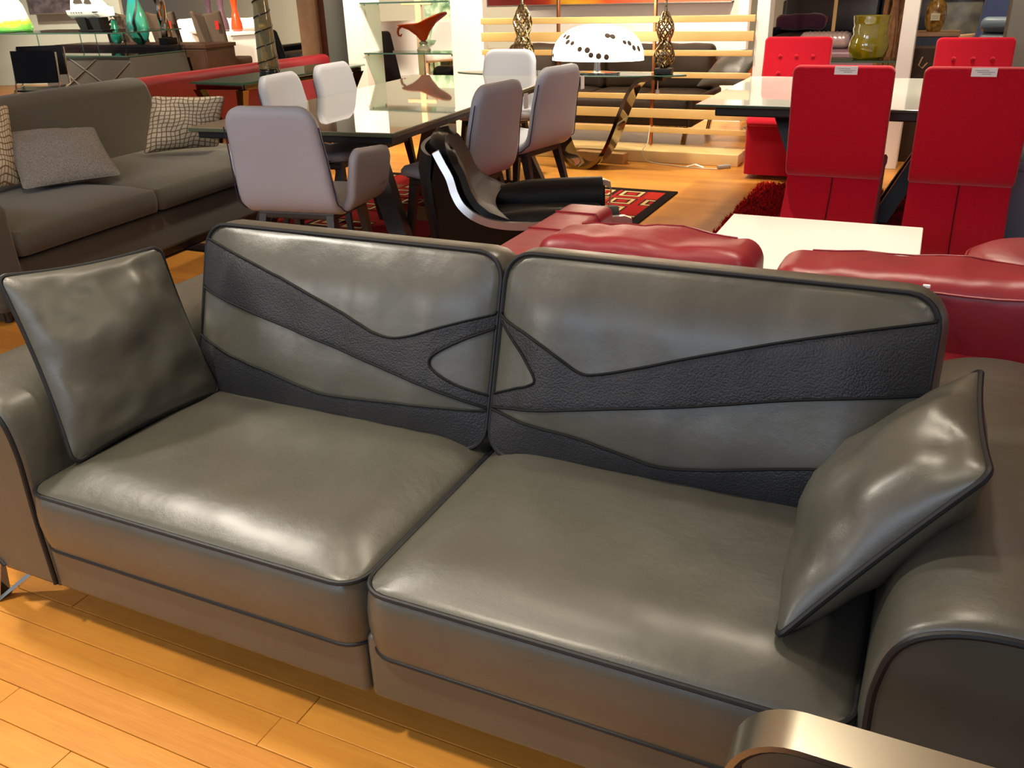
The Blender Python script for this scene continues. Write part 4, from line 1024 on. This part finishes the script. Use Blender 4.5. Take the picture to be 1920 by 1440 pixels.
b = B(); b.lathe([(.055, 0), (.06, .02), (.035, .045), (.028, .06), (.04, .075), (.012, .095)], n=20); b.mk('foot', glass('clear_foot_glass', 'd8d6c0', .02, 1.7, .2), t)
b = B(); b.tube([(-.21, 0, .205), (-.235, 0, .19), (-.245, 0, .16), (-.235, 0, .135), (-.215, 0, .13), (-.205, 0, .145)], [.012, .012, .011, .010, .008, .006], 8); b.mk('curl', glass('orange_curl_glass', 'b0481c', .03, 1.6, .5), t)
YR = 6.46
C0, C1 = V(1413, 100, YR).x, V(1437, 100, YR).x; D0, D1 = V(1683, 100, YR).x, V(1712, 100, YR).x
column('column_right', C0, C1, YR, YR+.2); column('column_right', D0, D1, YR-.02, YR+.2)
zs = V(1640, 114, YR).z
shelf('clear glass shelf between the two right white columns, holding a yellow vase', C1, D0, YR-.02, YR+.32, zs, 'glass shelves between white columns')
p = V(1625, 108, YR+.14); t = thing('folded_vase', 'olive yellow blown glass vase with pinched waist on the right glass shelf', 'vase', (p.x, YR+.13, zs))
def fold(p, a): k = 1+.07*math.sin(2*a+.6)*(p.z > .03)+.05*math.sin(3*a); return Vector((p.x*k*1.08, p.y*k*.85, p.z))
b = B(); b.lathe([(.085, 0), (.115, .02), (.128, .08), (.122, .13), (.105, .18), (.112, .22), (.106, .24), (.112, .27), (.116, .31), (.11, .312), (.098, .27), (.09, .18), (.11, .08), (0, .03)], n=40, fn=fold); b.mk('body', mat('olive_yellow_glass', '85780a', .06, spec=.8, coat=.8, var=(7, '665f0a', 1)), t)
b = B(); b.lathe([(0, .0), (.05, .001), (.098, .0)], (0, 0, .305), 30, fn=fold); b.mk('inner_lining', mat('lime_glass', '9ab40e', .2), t)

# other pillars
p = V(612, 60, 8.2); q = V(655, 60, 8.2); column('column_left', p.x, q.x, 8.2, 8.5, GPAINT)
p = V(562, 60, 9.6); q = V(596, 60, 9.6); column('column_left', p.x, q.x, 9.6, 10.1, TANW)
q2 = V(620, 60, 9.66); column('column_left', q.x+.003, q2.x, 9.66, 10.1, REDW)
p = V(1888, 60, 6.9); column('column_right', p.x, p.x+.5, 6.9, 7.4, GPAINT)

# ================================================================== SCENE THROUGH THE LEFT SHELVES
def easy_chair(name, label, loc, rz, m, w_=.62, d_=.62, seat=.40, back=.86, legm=CHROME, group=None, arms=False):
    t = thing(name, label, 'chair', loc, rz, group)
    b = B(); b.rb(-w_/2, w_/2, -d_/2, d_/2, seat-.12, seat, .045, (5, 5, 2), 3, fn=lambda p: (p.x, p.y, p.z-.02*math.cos(p.x*4))); b.mk('seat', m, t)
    b = B(); b.rb(-w_/2+.01, w_/2-.01, d_/2-.12, d_/2-.02, seat-.05, back, .04, (5, 2, 6), 3, fn=lambda p: (p.x, p.y+.28*(p.z-seat)-.25*p.x*p.x*0, p.z)); b.mk('backrest', m, t)
    for x in (-w_/2+.05, w_/2-.05):
        for y in (-d_/2+.06, d_/2-.06):
            b = B(); b.tube([(x, y, .001), (x*.95, y*.92, seat-.11)], .011, 8); b.mk('leg', legm, t)
        if arms:
            b = B(); band(b, [(y_, z_) for y_, z_ in ((-d_/2, .02), (-d_/2, .58), (d_/2+.05, .60))], x-.02 if x < 0 else x, x if x < 0 else x+.02, .03, False)
            b.mk('arm_rail', legm, t, M=Matrix(((0, 1, 0, 0), (1, 0, 0, 0), (0, 0, 1, 0), (0, 0, 0, 1))))
    return t
def flr(px, d): p = D(px, 100, d); return (p.x, p.y, 0)
easy_chair('lounge_chair', 'white lounge chair with reclined back seen through the left glass shelves', flr(750, 11.2), R(40), WHITEF, .75, .75, .42, 1.02)
easy_chair('lounge_chair', 'white padded chair with tan legs beside the wooden lamp post', flr(808, 12.7), R(-25), WHITEF, .66, .6, .60, .98, TANW)
easy_chair('velvet_chair', 'magenta velvet chair at the right of the left glass shelves', flr(850, 10.4), R(-60), MAGENTA, .55, .55, .5, .95)
easy_chair('tub_chair', 'black upholstered chair beside the left white column', flr(738, 10.3), R(70), BLACKL, .5, .6, .45, .95)
t = thing('floor_lamp', 'pale wooden floor lamp post behind the orange glass bowl', 'floor lamp', flr(790, 10.0))
b = B(); b.rb(-.035, .035, -.02, .02, .03, 1.7, .006, (1, 1, 2), 2); b.mk('post', mat('pale_lamp_wood', 'd2b78e', .5), t)
b = B(); b.lathe([(.16, 0), (.16, .025), (.02, .03)], n=24); b.mk('base', BLACK, t)
b = B(); b.lathe([(.2, 1.68), (.16, 2.0), (.155, 2.0), (.195, 1.68)], n=28); b.mk('shade', WHITEF, t)
b = B(); b.rb(-.20, .16, -.018, .018, 1.22, 1.26, .005, (1, 1, 1), 2); b.mk('cross_bar', mat('pale_lamp_wood_bar', 'd2b78e', .5), t)
couch('black_sofa', 'black leather sofa with grey throw behind the lower left glass shelf', flr(728, 9.4), R(4), .80, .85, BLACKL, 2, seat=.40, back=.62, arm=.5)
t = thing('marble_table', 'green marble pedestal table behind the left glass shelves', 'table', flr(846, 13.2))
GM = mat('green_marble', '4d6b4d', .15, var=(7, 'a9bfa2', 1))
b = B(); b.rb(-.45, .45, -.3, .3, .66, .72, .006, (1, 1, 1), 2); b.mk('tabletop', GM, t)
b = B(); b.rb(-.12, .12, -.12, .12, 0, .66, .006, (1, 1, 1), 2); b.mk('pedestal', GM, t)
b = B(); b.rb(-.5, .3, .35, .40, .0, 1.6, .006, (1, 1, 1), 2); o = tag(b.mk('display_slab', GM), 'tall green marble slab display standing beyond the left shelves', 'slab'); p = flr(832, 14.4); o.location = p

# ================================================================== LEFT BACKGROUND
yd = D(243, 105, 12.4).y; x0, x1 = V(78, 105, yd).x, V(243, 105, yd).x; zl = V(160, 104, yd).z
dk = thing('reception_desk', 'angular grey reception desk with glass counters at the upper left', 'desk', ((x0+x1)/2, yd, 0)); hw = (x1-x0)/2; zu = V(200, 61, yd).z
DKM = mat('taupe_lacquer', '57544e', .25)
dp = 1.0
b = B(); b.loft([[Vector((-hw*1.05, .02, 0)), Vector((hw+.10, .02, 0)), Vector((hw+.12, dp, 0)), Vector((-hw, dp, 0))], [Vector((-hw, 0, zl-.02)), Vector((hw, 0, zl-.02)), Vector((hw, dp, zl-.02)), Vector((-hw, dp, zl-.02))]]); b.mk('body', DKM, dk, ang=30)
b = B()
for (xa, za, xb, zb) in ((-hw*.9, .1, hw*.25, zl-.05), (-hw*.35, zl-.04, hw*.8, .08), (-hw*.6, zl*.75, 0.1, .05), (hw*.1, .12, hw*.98, zl-.08)):
    b.tube([(xa, -.004, za), (xb, -.004, zb)], .010, 6)
b.mk('front_inlay', mat('grey_inlay', '66635c', .3), dk)
for nm, z in (('lower_counter', zl), ('upper_counter', zu)):
    b = B(); b.rb(-hw-(.9 if z > .8 else 0), hw, -.03, dp, z-.015, z, .003, (1, 1, 1), 1); c = b.mk(nm, GREENG, dk)
    b = B(); b.rb(-hw-(.9 if z > .8 else 0), hw, -.036, -.031, z-.016, z+.001, .001, (1, 1, 1), 1); b.rb(hw+.0005, hw+.006, -.03, dp, z-.016, z+.001, .001, (1, 1, 1), 1); b.mk('glass_edge', GEDGE, c)
for (x, y) in ((-hw, 0), (-hw+.25, .5), (hw-.03, 0), (hw-.03, dp-.05), (-.4, .6)):
    b = B(); b.rb(x-.006, x+.006, y-.006, y+.006, zl+.001, zu-.016, .002, (1, 1, 1), 1); b.mk('glass_upright', GREENG, dk)
# walnut sideboard behind
ys = yd+1.15; xa, xb = V(104, 85, ys).x, V(386, 85, ys).x; zt = V(340, 84, ys).z
sbx = thing('sideboard', 'long walnut sideboard behind the grey reception desk', 'sideboard', ((xa+xb)/2, ys, 0)); hw2 = (xb-xa)/2
b = B(); b.rb(-hw2, hw2, -.02, .62, zt-.05, zt, .004, (2, 1, 1), 2); b.mk('top', WALNUT, sbx)
b = B(); b.rb(-hw2+.02, hw2-.02, .0, .6, .06, zt-.05, .004, (2, 1, 1), 2); b.mk('body', WALNUT, sbx)
nd = 6
for k in range(nd):
    a = -hw2+.03+k*(2*hw2-.06)/nd; b = B(); b.rb(a+.006, a+(2*hw2-.06)/nd-.006, -.016, -.001, .09, zt-.07, .003, (1, 1, 1), 2); b.mk('door', WALNUT, sbx)
b = B(); b.rb(-hw2+.08, hw2-.08, .05, .55, .001, .06, .004, (1, 1, 1), 1); b.mk('plinth', BLACK, sbx)
def on_side(px, dy=.25): p = V(px, 80, ys+dy); return (p.x, ys+dy, zt)
# vases and sculpture on the sideboard
t = thing('small_vase', 'small dark green glass vase standing on the walnut sideboard', 'vase', on_side(221))
b = B(); b.lathe([(.04, 0), (.075, .04), (.085, .12), (.07, .20), (.045, .27), (.04, .33), (.033, .33), (.05, .2), (0, .06)], n=24); b.mk('body', mat('emerald_glass', '0c6a44', .06, spec=.8, coat=.6, var=(5, '1a8f86', 1)), t)
t = thing('teardrop_vase', 'tall green and turquoise teardrop glass vase with black stripe on the sideboard', 'vase', on_side(264, .12))
pr = smooth_path([(.06, 0, 0), (.14, .06, 0), (.195, .18, 0), (.20, .28, 0), (.165, .42, 0), (.105, .58, 0), (.06, .70, 0), (.04, .78, 0)], 4)
b = B(); b.lathe([(p.x, p.y) for p in pr], n=32, fn=lambda p, a: Vector((p.x, p.y*.5, p.z))); b.mk('body', mat('turquoise_glass', '1f9aa6', .06, spec=.8, coat=.7, var=(2.2, '4f9a5c', 1)), t)
b = B(); b.sheet([[Vector((rr*math.cos(a)*1.012, rr*.5*math.sin(a)*1.012, z)) for a in [aa+k*.09 for k in range(4)]] for (z, rr, aa) in [(p.y, p.x, -PI/2+.62+.55*math.sin(p.y*7.2+2.6)) for p in pr]], .004); b.mk('stripe', BLACK, t)
t = thing('chrome_sculpture', 'twisted polished metal sculpture on a black block on the sideboard', 'sculpture', on_side(316, .1))
b = B(); b.rb(-.09, .09, -.09, .09, 0, .09, .004, (1, 1, 1), 2); b.mk('base', BLACK, t)
b = B()
for k in range(3): b.tube([((.05-.02*math.sin(z*5))*math.cos(z*7+k*2.1)-.10*z, (.05)*math.sin(z*7+k*2.1), .09+z) for z in [i*.7/30 for i in range(31)]], [.04-.015*i/30 for i in range(31)], 8)
b.mk('twist', CHROME, t)
# model yacht on black stand, on the upper glass counter
yy = yd+.55; p = V(182, 55, yy); t = thing('model_yacht', 'white model motor yacht on a black stand on the glass counter', 'model boat', (p.x, yy, zu))
WB = mat('white_gelcoat', 'f3f1ee', .2)
b = B(); secs = []
for k in range(13):
    u = k/12; x = -.40+.80*u; hwid = .13*(1-max(0, (u-.45)/.55)**2.2)*(.92 if u < .05 else 1); zb = .16+.07*max(0, u-.4)**1.5; ztp = .27+.035*u
    secs.append([Vector((x, -hwid, ztp)), Vector((x, -hwid*.9, (zb+ztp)/2)), Vector((x, -hwid*.35, zb)), Vector((x, hwid*.35, zb)), Vector((x, hwid*.9, (zb+ztp)/2)), Vector((x, hwid, ztp))])
b.loft(secs); b.mk('hull', WB, t)
b = B(); secs = []
for (x, h_, w_) in ((-.33, .30, .10), (-.30, .43, .10), (-.05, .46, .105), (.08, .42, .10), (.22, .33, .08), (.30, .30, .05)): secs.append([Vector((x, -w_, .27)), Vector((x, -w_*.85, h_)), Vector((x, w_*.85, h_)), Vector((x, w_, .27))])
b.loft(secs); b.mk('cabin', WB, t)
b = B(); b.loft([[Vector((x, -w_, z0)), Vector((x, -w_*.9, z1)), Vector((x, w_*.9, z1)), Vector((x, w_, z0))] for (x, z0, z1, w_) in ((-.27, .45, .50, .075), (-.02, .46, .53, .075), (.06, .44, .46, .07))]); b.mk('flybridge', WB, t)
for (xa, xb, za) in ((-.24, -.06, .36), (-.03, .10, .355)):
    b = B(); b.loft([[Vector((xa, -.112, za)), Vector((xa+.03, -.106, za+.055)), Vector((xa+.03, -.09, za+.055)), Vector((xa, -.09, za))], [Vector((xb, -.112, za)), Vector((xb-.03, -.106, za+.05)), Vector((xb-.03, -.09, za+.05)), Vector((xb, -.09, za))]]); b.mk('window', mat('smoked_window', '4b443c', .15), t)
b = B(); b.rb(.12, .22, -.134, -.12, .235, .25, .003, (1, 1, 1), 1)
for k in range(5): b.rb(-.30+k*.05, -.285+k*.05, -.138, -.12, .235, .245, .002, (1, 1, 1), 1)
b.mk('porthole', BLACK, t)
b = B(); b.rb(-.25, .22, -.11, .11, 0, .012, .004, (1, 1, 1), 1)
for x in (-.16, .10): b.loft([[Vector((x-.07, -.08, .012)), Vector((x+.07, -.08, .012)), Vector((x+.07, .08, .012)), Vector((x-.07, .08, .012))], [Vector((x-.13, -.09, .17)), Vector((x+.06, -.09, .17)), Vector((x+.06, .09, .17)), Vector((x-.13, .09, .17))]])
b.mk('stand', BLACK, t)
# glowing art-glass lamp
p = V(22, 58, yd+.3); t = thing('glass_lamp', 'glowing white art glass lamp with yellow green base at the left edge', 'lamp', (p.x, yd+.3, zu))
def lamp_mat():
    mt, nt, bs = nodes('lit_art_glass'); L = nt.links.new; tc = N(nt, 'ShaderNodeTexCoord'); sx = N(nt, 'ShaderNodeSeparateXYZ'); L(tc.outputs['Generated'], sx.inputs[0])
    n = N(nt, 'ShaderNodeTexNoise', Scale=3.5); L(tc.outputs['Generated'], n.inputs['Vector']); ma = N(nt, 'ShaderNodeMath', operation='MULTIPLY_ADD'); ma.inputs[1].default_value = .35; L(n.outputs[0], ma.inputs[0]); L(sx.outputs[2], ma.inputs[2])
    r = N(nt, 'ShaderNodeValToRGB')
    while len(r.color_ramp.elements) < 4: r.color_ramp.elements.new(.5)
    for e, (q, c) in zip(r.color_ramp.elements, ((.12, '2f9a3a'), (.27, '7fc24a'), (.40, 'd8c832'), (.55, 'fffbe8'))): e.position = q; e.color = lin(c)
    L(ma.outputs[0], r.inputs[0]); L(r.outputs[0], bs.inputs['Base Color']); L(r.outputs[0], bs.inputs['Emission Color']); bs.inputs['Emission Strength'].default_value = 1.0; bs.inputs['Roughness'].default_value = .1
    return mt
b = B(); b.lathe([(.29, .03), (.30, .06), (.26, .2), (.22, .36), (.15, .48), (.06, .53), (0, .54)], n=32); b.mk('shade', lamp_mat(), t)
b = B(); b.lathe([(.27, 0), (.28, .01), (.28, .03), (.2, .035)], n=32); b.mk('base', CLEAR, t)
# picture on the left wall
o = thing('picture', 'dark textured picture hanging on the pale wall above the reception desk', 'picture', (0, 0, 0))
p = D(105, 24, 16.2); o.location = (p.x, p.y, p.z); o.rotation_euler.z = R(26)
b = B(); b.rb(-.42, .40, -.02, .02, 0, 1.1, .004, (1, 1, 1), 1); b.mk('canvas', mat('dark_mottled_canvas', '3a3236', .7, var=(9, '6a6068', 1)), o)
b = B()
for (xa, xb, za, zb) in ((-.44, .42, -.02, 0), (-.44, .42, 1.1, 1.12), (-.44, -.42, 0, 1.1), (.40, .42, 0, 1.1)): b.rb(xa, xb, -.03, .02, za, zb, .003, (1, 1, 1), 1)
b.mk('frame', mat('grey_frame', '6a665f', .5), o)
t = thing('potted_plant', 'small dark plant in a black pot behind the model yacht', 'plant', on_side(212, .5))
b = B(); b.lathe([(.05, 0), (.07, .25), (.06, .25), (0, .2)], n=16); b.mk('pot', BLACK, t)
b = B(); r = random.Random(2)
for k in range(40):
    a = r.uniform(0, 2*PI); e = r.uniform(.1, .9); c = Vector((.12*e*math.cos(a), .12*e*math.sin(a), .40+.14*r.uniform(-.8, 1))); d = Vector((r.uniform(-1, 1), r.uniform(-1, 1), r.uniform(-1, 1))).normalized()*.05; q = d.orthogonal().normalized()*.02
    b.add([c-d, c+q, c+d, c-q], [(0, 1, 2, 3)])
o = b.mk('foliage', mat('dark_leaf', '14170f', .5), t); o['kind'] = 'stuff'

def cant_chair(label, loc, rz, grp):
    t = thing('cantilever_office_chair', label, 'chair', loc, rz, grp)
    b = B(); b.sheet([[Vector((x, .24+.08*(z-.5)-.25*x*x*0-.04*math.cos(x*5), z)) for x in [-.24+.06*k for k in range(9)]] for z in (.58, .66, .74, .82, .90)], .02); b.mk('backrest', BLACKL, t)
    b = B(); b.sheet([[Vector((x, y, .47-.03*math.sin((y+.25)*6)*0-.02*math.cos(x*5))) for x in [-.24+.06*k for k in range(9)]] for y in (-.26, -.15, 0, .12, .22)], .02); b.mk('seat', BLACKL, t)
    for sx in (-.25, .25):
        b = B(); b.tube([(sx, .28, .88), (sx, .24, .60), (sx, .20, .48), (sx, -.22, .46), (sx, -.26, .43), (sx, -.25, .05), (sx, -.21, .012), (sx, .28, .012)], .011, 8); b.mk('frame', CHROME, t)
    b = B(); b.tube([(-.25, .28, .012), (.25, .28, .012)], .011, 8); b.mk('cross_tube', CHROME, t)
g_ = 'black cantilever chairs by the reception desk'
cant_chair('black leather cantilever chair with chrome frame at the left edge, nearer one', flr(30, 9.6), R(18), g_)
cant_chair('black leather cantilever chair half hidden behind a nearer one at the left edge', flr(66, 10.6), R(40), g_)
def high_chair(label, loc, rz, tagx):
    t = thing('high_back_chair', label, 'chair', loc, rz, 'brown high back chairs behind the sideboard')
    def bk(p):
        k = 1+.10*max(0, (p.z-.5)/.6); return (p.x*k, p.y-.25*(p.z-.45)+.3*p.x*p.x, p.z-(.04*math.cos(p.x*7)-.02)*(p.z > 1.0))
    b = B(); b.rb(-.24, .24, -.30, -.22, .40, 1.14, .035, (6, 1, 8), 3, fn=bk); b.mk('backrest', TAUPE, t)
    b = B(); b.tube([Vector(bk(Vector((0, -.302, .45+.65*i/10)))) for i in range(11)], .004, 5); b.mk('seam', mat('brown_thread', '4a3f36', .9), t)
    b = B(); b.rb(-.25, .25, -.26, .28, .36, .48, .04, (3, 3, 2)); b.mk('seat', TAUPE, t)
    for x in (-.2, .2):
        for y in (-.22, .22):
            b = B(); b.lathe([(.013, 0), (.02, .37)], (x, y, 0), 8); b.mk('leg', DLEG, t)
    b = B(); b.rb(tagx-.03, tagx+.03, -.50, -.492, .90, 1.02, .002, (1, 1, 1), 1); c = b.mk('price_tag', REDTAG, t); c['label'] = 'red price tag'
high_chair('brown high back chair with red tag, rightmost of three behind the sideboard', flr(428, 14.6), R(6), .24)
high_chair('brown high back chair with red tag, middle of three behind the sideboard', flr(345, 15.2), R(6), .22)
high_chair('brown high back chair mostly hidden behind the twisted metal sculpture', flr(285, 15.4), R(6), .22)
# white sofa with black pillows and bottle vases further back
couch('white_sofa', 'long white sofa far off behind the brown high back chairs', flr(270, 17.9), R(2), 2.2, 1.0, WHITEF, 3, seat=.55, back=.95, arm=.8)
t = thing('display_table', 'long white display table behind the brown chairs carrying bottle vases', 'table', flr(425, 16.0), R(-26))
b = B(); b.rb(-.9, .9, -.25, .25, .76, .80, .005, (1, 1, 1), 2); b.mk('tabletop', WHITEL, t)
for x in (-.85, .85):
    b = B(); b.rb(x-.03, x+.03, -.22, .22, 0, .76, .005, (1, 1, 1), 1); b.mk('leg', WHITEL, t)
tp = t.location
for px, c1, lab in ((395, '4a3540', 'dark plum bottle vase, leftmost of three behind the brown chairs'), (418, '57424c', 'dusty plum bottle vase between a darker one and the orange one'), (443, 'c8401a', 'orange red bottle vase behind the rightmost brown chair')):
    p = V(px, 40, tp.y); t = thing('bottle_vase', lab, 'vase', (p.x, tp.y, .80), 0, 'bottle vases behind the brown chairs')
    b = B(); b.lathe([(.07, 0), (.095, .03), (.09, .12), (.06, .25), (.045, .36), (.055, .45), (.07, .55), (.06, .55), (.04, .42), (0, .3)], n=20); b.mk('body', mat('art_glass_'+c1, c1, .12, spec=.7, coat=.5, bump=[(30, .3, .01)]), t)
easy_chair('desk_chair', 'black leather side chair left of the wooden pillar', flr(552, 11.6), R(150), BLACKL, .44, .5, .5, .98)
couch('black_bench_sofa', 'low dark leather bench sofa in front of the brown high back chairs', flr(412, 10.6), R(2), 1.3, .7, SLATEL, 2, seat=.36, back=.55, arm=.52, aw=.12)
couch('charcoal_sofa', 'charcoal sofa far behind beside the wooden pillar', flr(505, 15.0), R(2), 1.3, .9, BLACKL, 2, seat=.5, back=1.12, arm=.6)

# ================================================================== RIGHT BACKGROUND
p = D(1436, 62, 15.6)
nv = couch('navy_sofa', 'dark navy leather sofa with purple bolster beyond the right white columns', (p.x, p.y, 0), R(-2), 3.3, 1.0, NAVYL, 2, seat=.50, back=1.12, arm=.6, aw=.12, slope=.1)
b = B(); b.rb(-.24, .24, -.09, .09, 0, .19, .06, (6, 2, 2), 4, fn=lambda p: (p.x, p.y, p.z+.02*noise.noise(p*8))); t = thing('bolster', 'purple velvet bolster lying on the navy leather sofa', 'pillow', tuple(D(1502, 42, 16.0))); b.mk('cover', PURPLE, t); t.location.z = .545; t.scale = (1.7, 1.3, 1.3)
b = B(); b.rb(.245, .252, -.03, .0, .09, .16, .002, (1, 1, 1), 1); c = b.mk('tag', REDTAG, t); c['label'] = 'small red tag'
t = thing('ottoman', 'dusty mauve ottoman in front of the navy leather sofa', 'ottoman', flr(1590, 12.3)); MV = mat('mauve_leather', '6c525c', .4)
b = B(); b.rb(-.75, .62, -.35, .35, .10, .50, .06, (6, 4, 3), 4); b.mk('body', MV, t)
for x in (-.5, .32):
    for y in (-.28, .28):
        b = B(); b.lathe([(.02, 0), (.025, .11)], (x, y, 0), 8); b.mk('leg', DLEG, t)
o = t.location
t = thing('pleated_cushion', 'shiny pleated silver mauve cushion on the mauve ottoman', 'pillow', (o.x-.30, o.y-.05, .50)); b = B()
b.rb(-.32, .32, -.2, .2, 0, .20, .085, (36, 4, 2), 4, fn=lambda p: (p.x, p.y, p.z+.006*math.sin(p.x*110)*(p.z > .05))); b.mk('cover', mat('silver_mauve_satin', '9a8a8c', .28, .4), t)
o = tag(B().rb(-.025, .025, -.02, .02, 0, 2.3, .004, (1, 1, 1), 2).mk('display_post', mat('tan_post', 'b39560', .5)), 'slim tan wooden post before the navy leather sofa', 'post'); o.location = flr(1557, 13.6)
st = thing('branch_sculpture', 'tall bundle of bare brown branches behind the yellow vase', 'sculpture', flr(1668, 8.1)); r = random.Random(4)
BR = mat('bare_branch', '9a6f48', .7, var=(20, '7c5636', 1))
for k in range(26):
    a = r.uniform(0, 2*PI); q = r.uniform(.02, .15); x, y = q*math.cos(a), q*math.sin(a); pts = []
    for i in range(12): pts.append((x+.02*math.sin(i*.9+k)+.01*r.uniform(-1, 1), y+.02*math.cos(i*.8+k*2), .03+i*.16))
    b = B(); b.tube(pts, [.026-.0008*i+r.uniform(-.003, .003) for i in range(12)], 7); b.mk('branch', BR, st)
b = B(); b.lathe([(.2, 0), (.2, .03), (0, .035)], n=20); b.mk('base', BLACK, st)
# right-hand seating group
pl = thing('marble_plinth', 'dark veined marble plinth with white top near the right edge', 'plinth', flr(1790, 10.6))
b = B(); b.rb(-.2, .2, -.2, .2, 0, 1.10, .006, (1, 1, 1), 2); b.mk('body', mat('dark_marble', '4d4b40', .25, var=(6, '2e2c26', 1)), pl)
b = B(); b.rb(-.24, .24, -.24, .24, 1.10, 1.14, .006, (1, 1, 1), 2); b.mk('top', WHITEL, pl)
sd = thing('side_cabinet', 'dark cabinet under the tan wooden ledge near the right edge', 'cabinet', flr(1748, 7.9))
b = B(); b.rb(-.18, .18, -.18, .18, 0, .90, .006, (1, 1, 1), 2); b.mk('body', NAVYL, sd)
b = B(); b.rb(-.19, .19, -.19, .19, .90, .93, .004, (1, 1, 1), 1); b.mk('top', TANW, sd)
vs_ = thing('floor_vase', 'brown and gold glazed bottle vase with paper label behind the right white column', 'vase', (sd.location.x-.02, sd.location.y, .93)); 
b = B(); b.lathe([(.05, 0), (.075, .06), (.085, .14), (.07, .21), (.035, .27), (.02, .31), (.018, .36)], n=24); b.mk('body', mat('brown_gold_glaze', '6b4a1c', .2, spec=.7, var=(30, 'b08a3a', 1)), vs_)
b = B(); b.rb(-.035, .035, -.089, -.085, .09, .145, .001, (1, 1, 1), 1); c = b.mk('label', mat('cream_label', 'e4dcb8', .7), vs_); c['label'] = 'cream paper label'
b = B()
for z in (.105, .117, .129): b.box(-.026, .026, -.0900, -.0892, z-.0015, z+.0015)
b.mk('print', INK, c)
an = thing('lounge_armchair', 'navy lounge armchair with wooden arm rail near the right edge', 'armchair', flr(1850, 9.3), R(-35))
b = B(); b.rb(-.38, .38, -.40, .36, .30, .52, .06, (4, 4, 2), 4); b.mk('seat', BLUEL, an)
b = B(); b.rb(-.38, .38, .22, .40, .40, 1.18, .07, (4, 2, 5), 4, fn=lambda p: (p.x, p.y+.2*(p.z-.5), p.z)); b.mk('backrest', BLUEL, an)
for sx in (-1, 1):
    b = B(); b.rb(sx*.44-.03, sx*.44+.03, -.48, .50, .74, .78, .008, (1, 1, 1), 2); b.rb(sx*.44-.025, sx*.44+.025, -.46, -.40, 0, .74, .006, (1, 1, 1), 1); b.rb(sx*.44-.025, sx*.44+.025, .42, .48, 0, .74, .006, (1, 1, 1), 1); b.mk('arm_rail', TANW, an)
p = D(1905, 66, 8.0); t = thing('channelled_chair', 'slate blue leather chair with channelled back at the right edge', 'chair', (p.x, p.y, 0), R(-20))
for k in range(4):
    b = B(); b.rb(-.3, .3, -.06, .06, .50+k*.13, .63+k*.13, .055, (3, 1, 1), 4); b.mk('back_roll', SLATEL, t)
b = B(); b.rb(-.3, .3, -.5, .0, .38, .54, .05, (3, 3, 2), 3); b.mk('seat', SLATEL, t)
for x in (-.26, .26):
    for y in (-.44, .02):
        b = B(); b.lathe([(.014, 0), (.02, .39)], (x, y, 0), 8); b.mk('leg', DLEG, t)
bg = thing('leather_bag_stand', 'brown leather magazine holder on the floor behind the right red chair', 'holder', flr(1740, 7.2))
b = B(); b.loft([[Vector((-.14, -.1, 0)), Vector((.14, -.1, 0)), Vector((.14, .1, 0)), Vector((-.14, .1, 0))], [Vector((-.17, -.14, .86)), Vector((.17, -.14, .86)), Vector((.17, .14, .86)), Vector((-.17, .14, .86))]]); b.mk('body', BROWNL, bg)
b = B(); b.tube([(-.03, -.15, .80), (-.05, -.16, .74), (-.02, -.165, .72), (.01, -.16, .76)], .006, 6); b.mk('handle', TANW, bg)
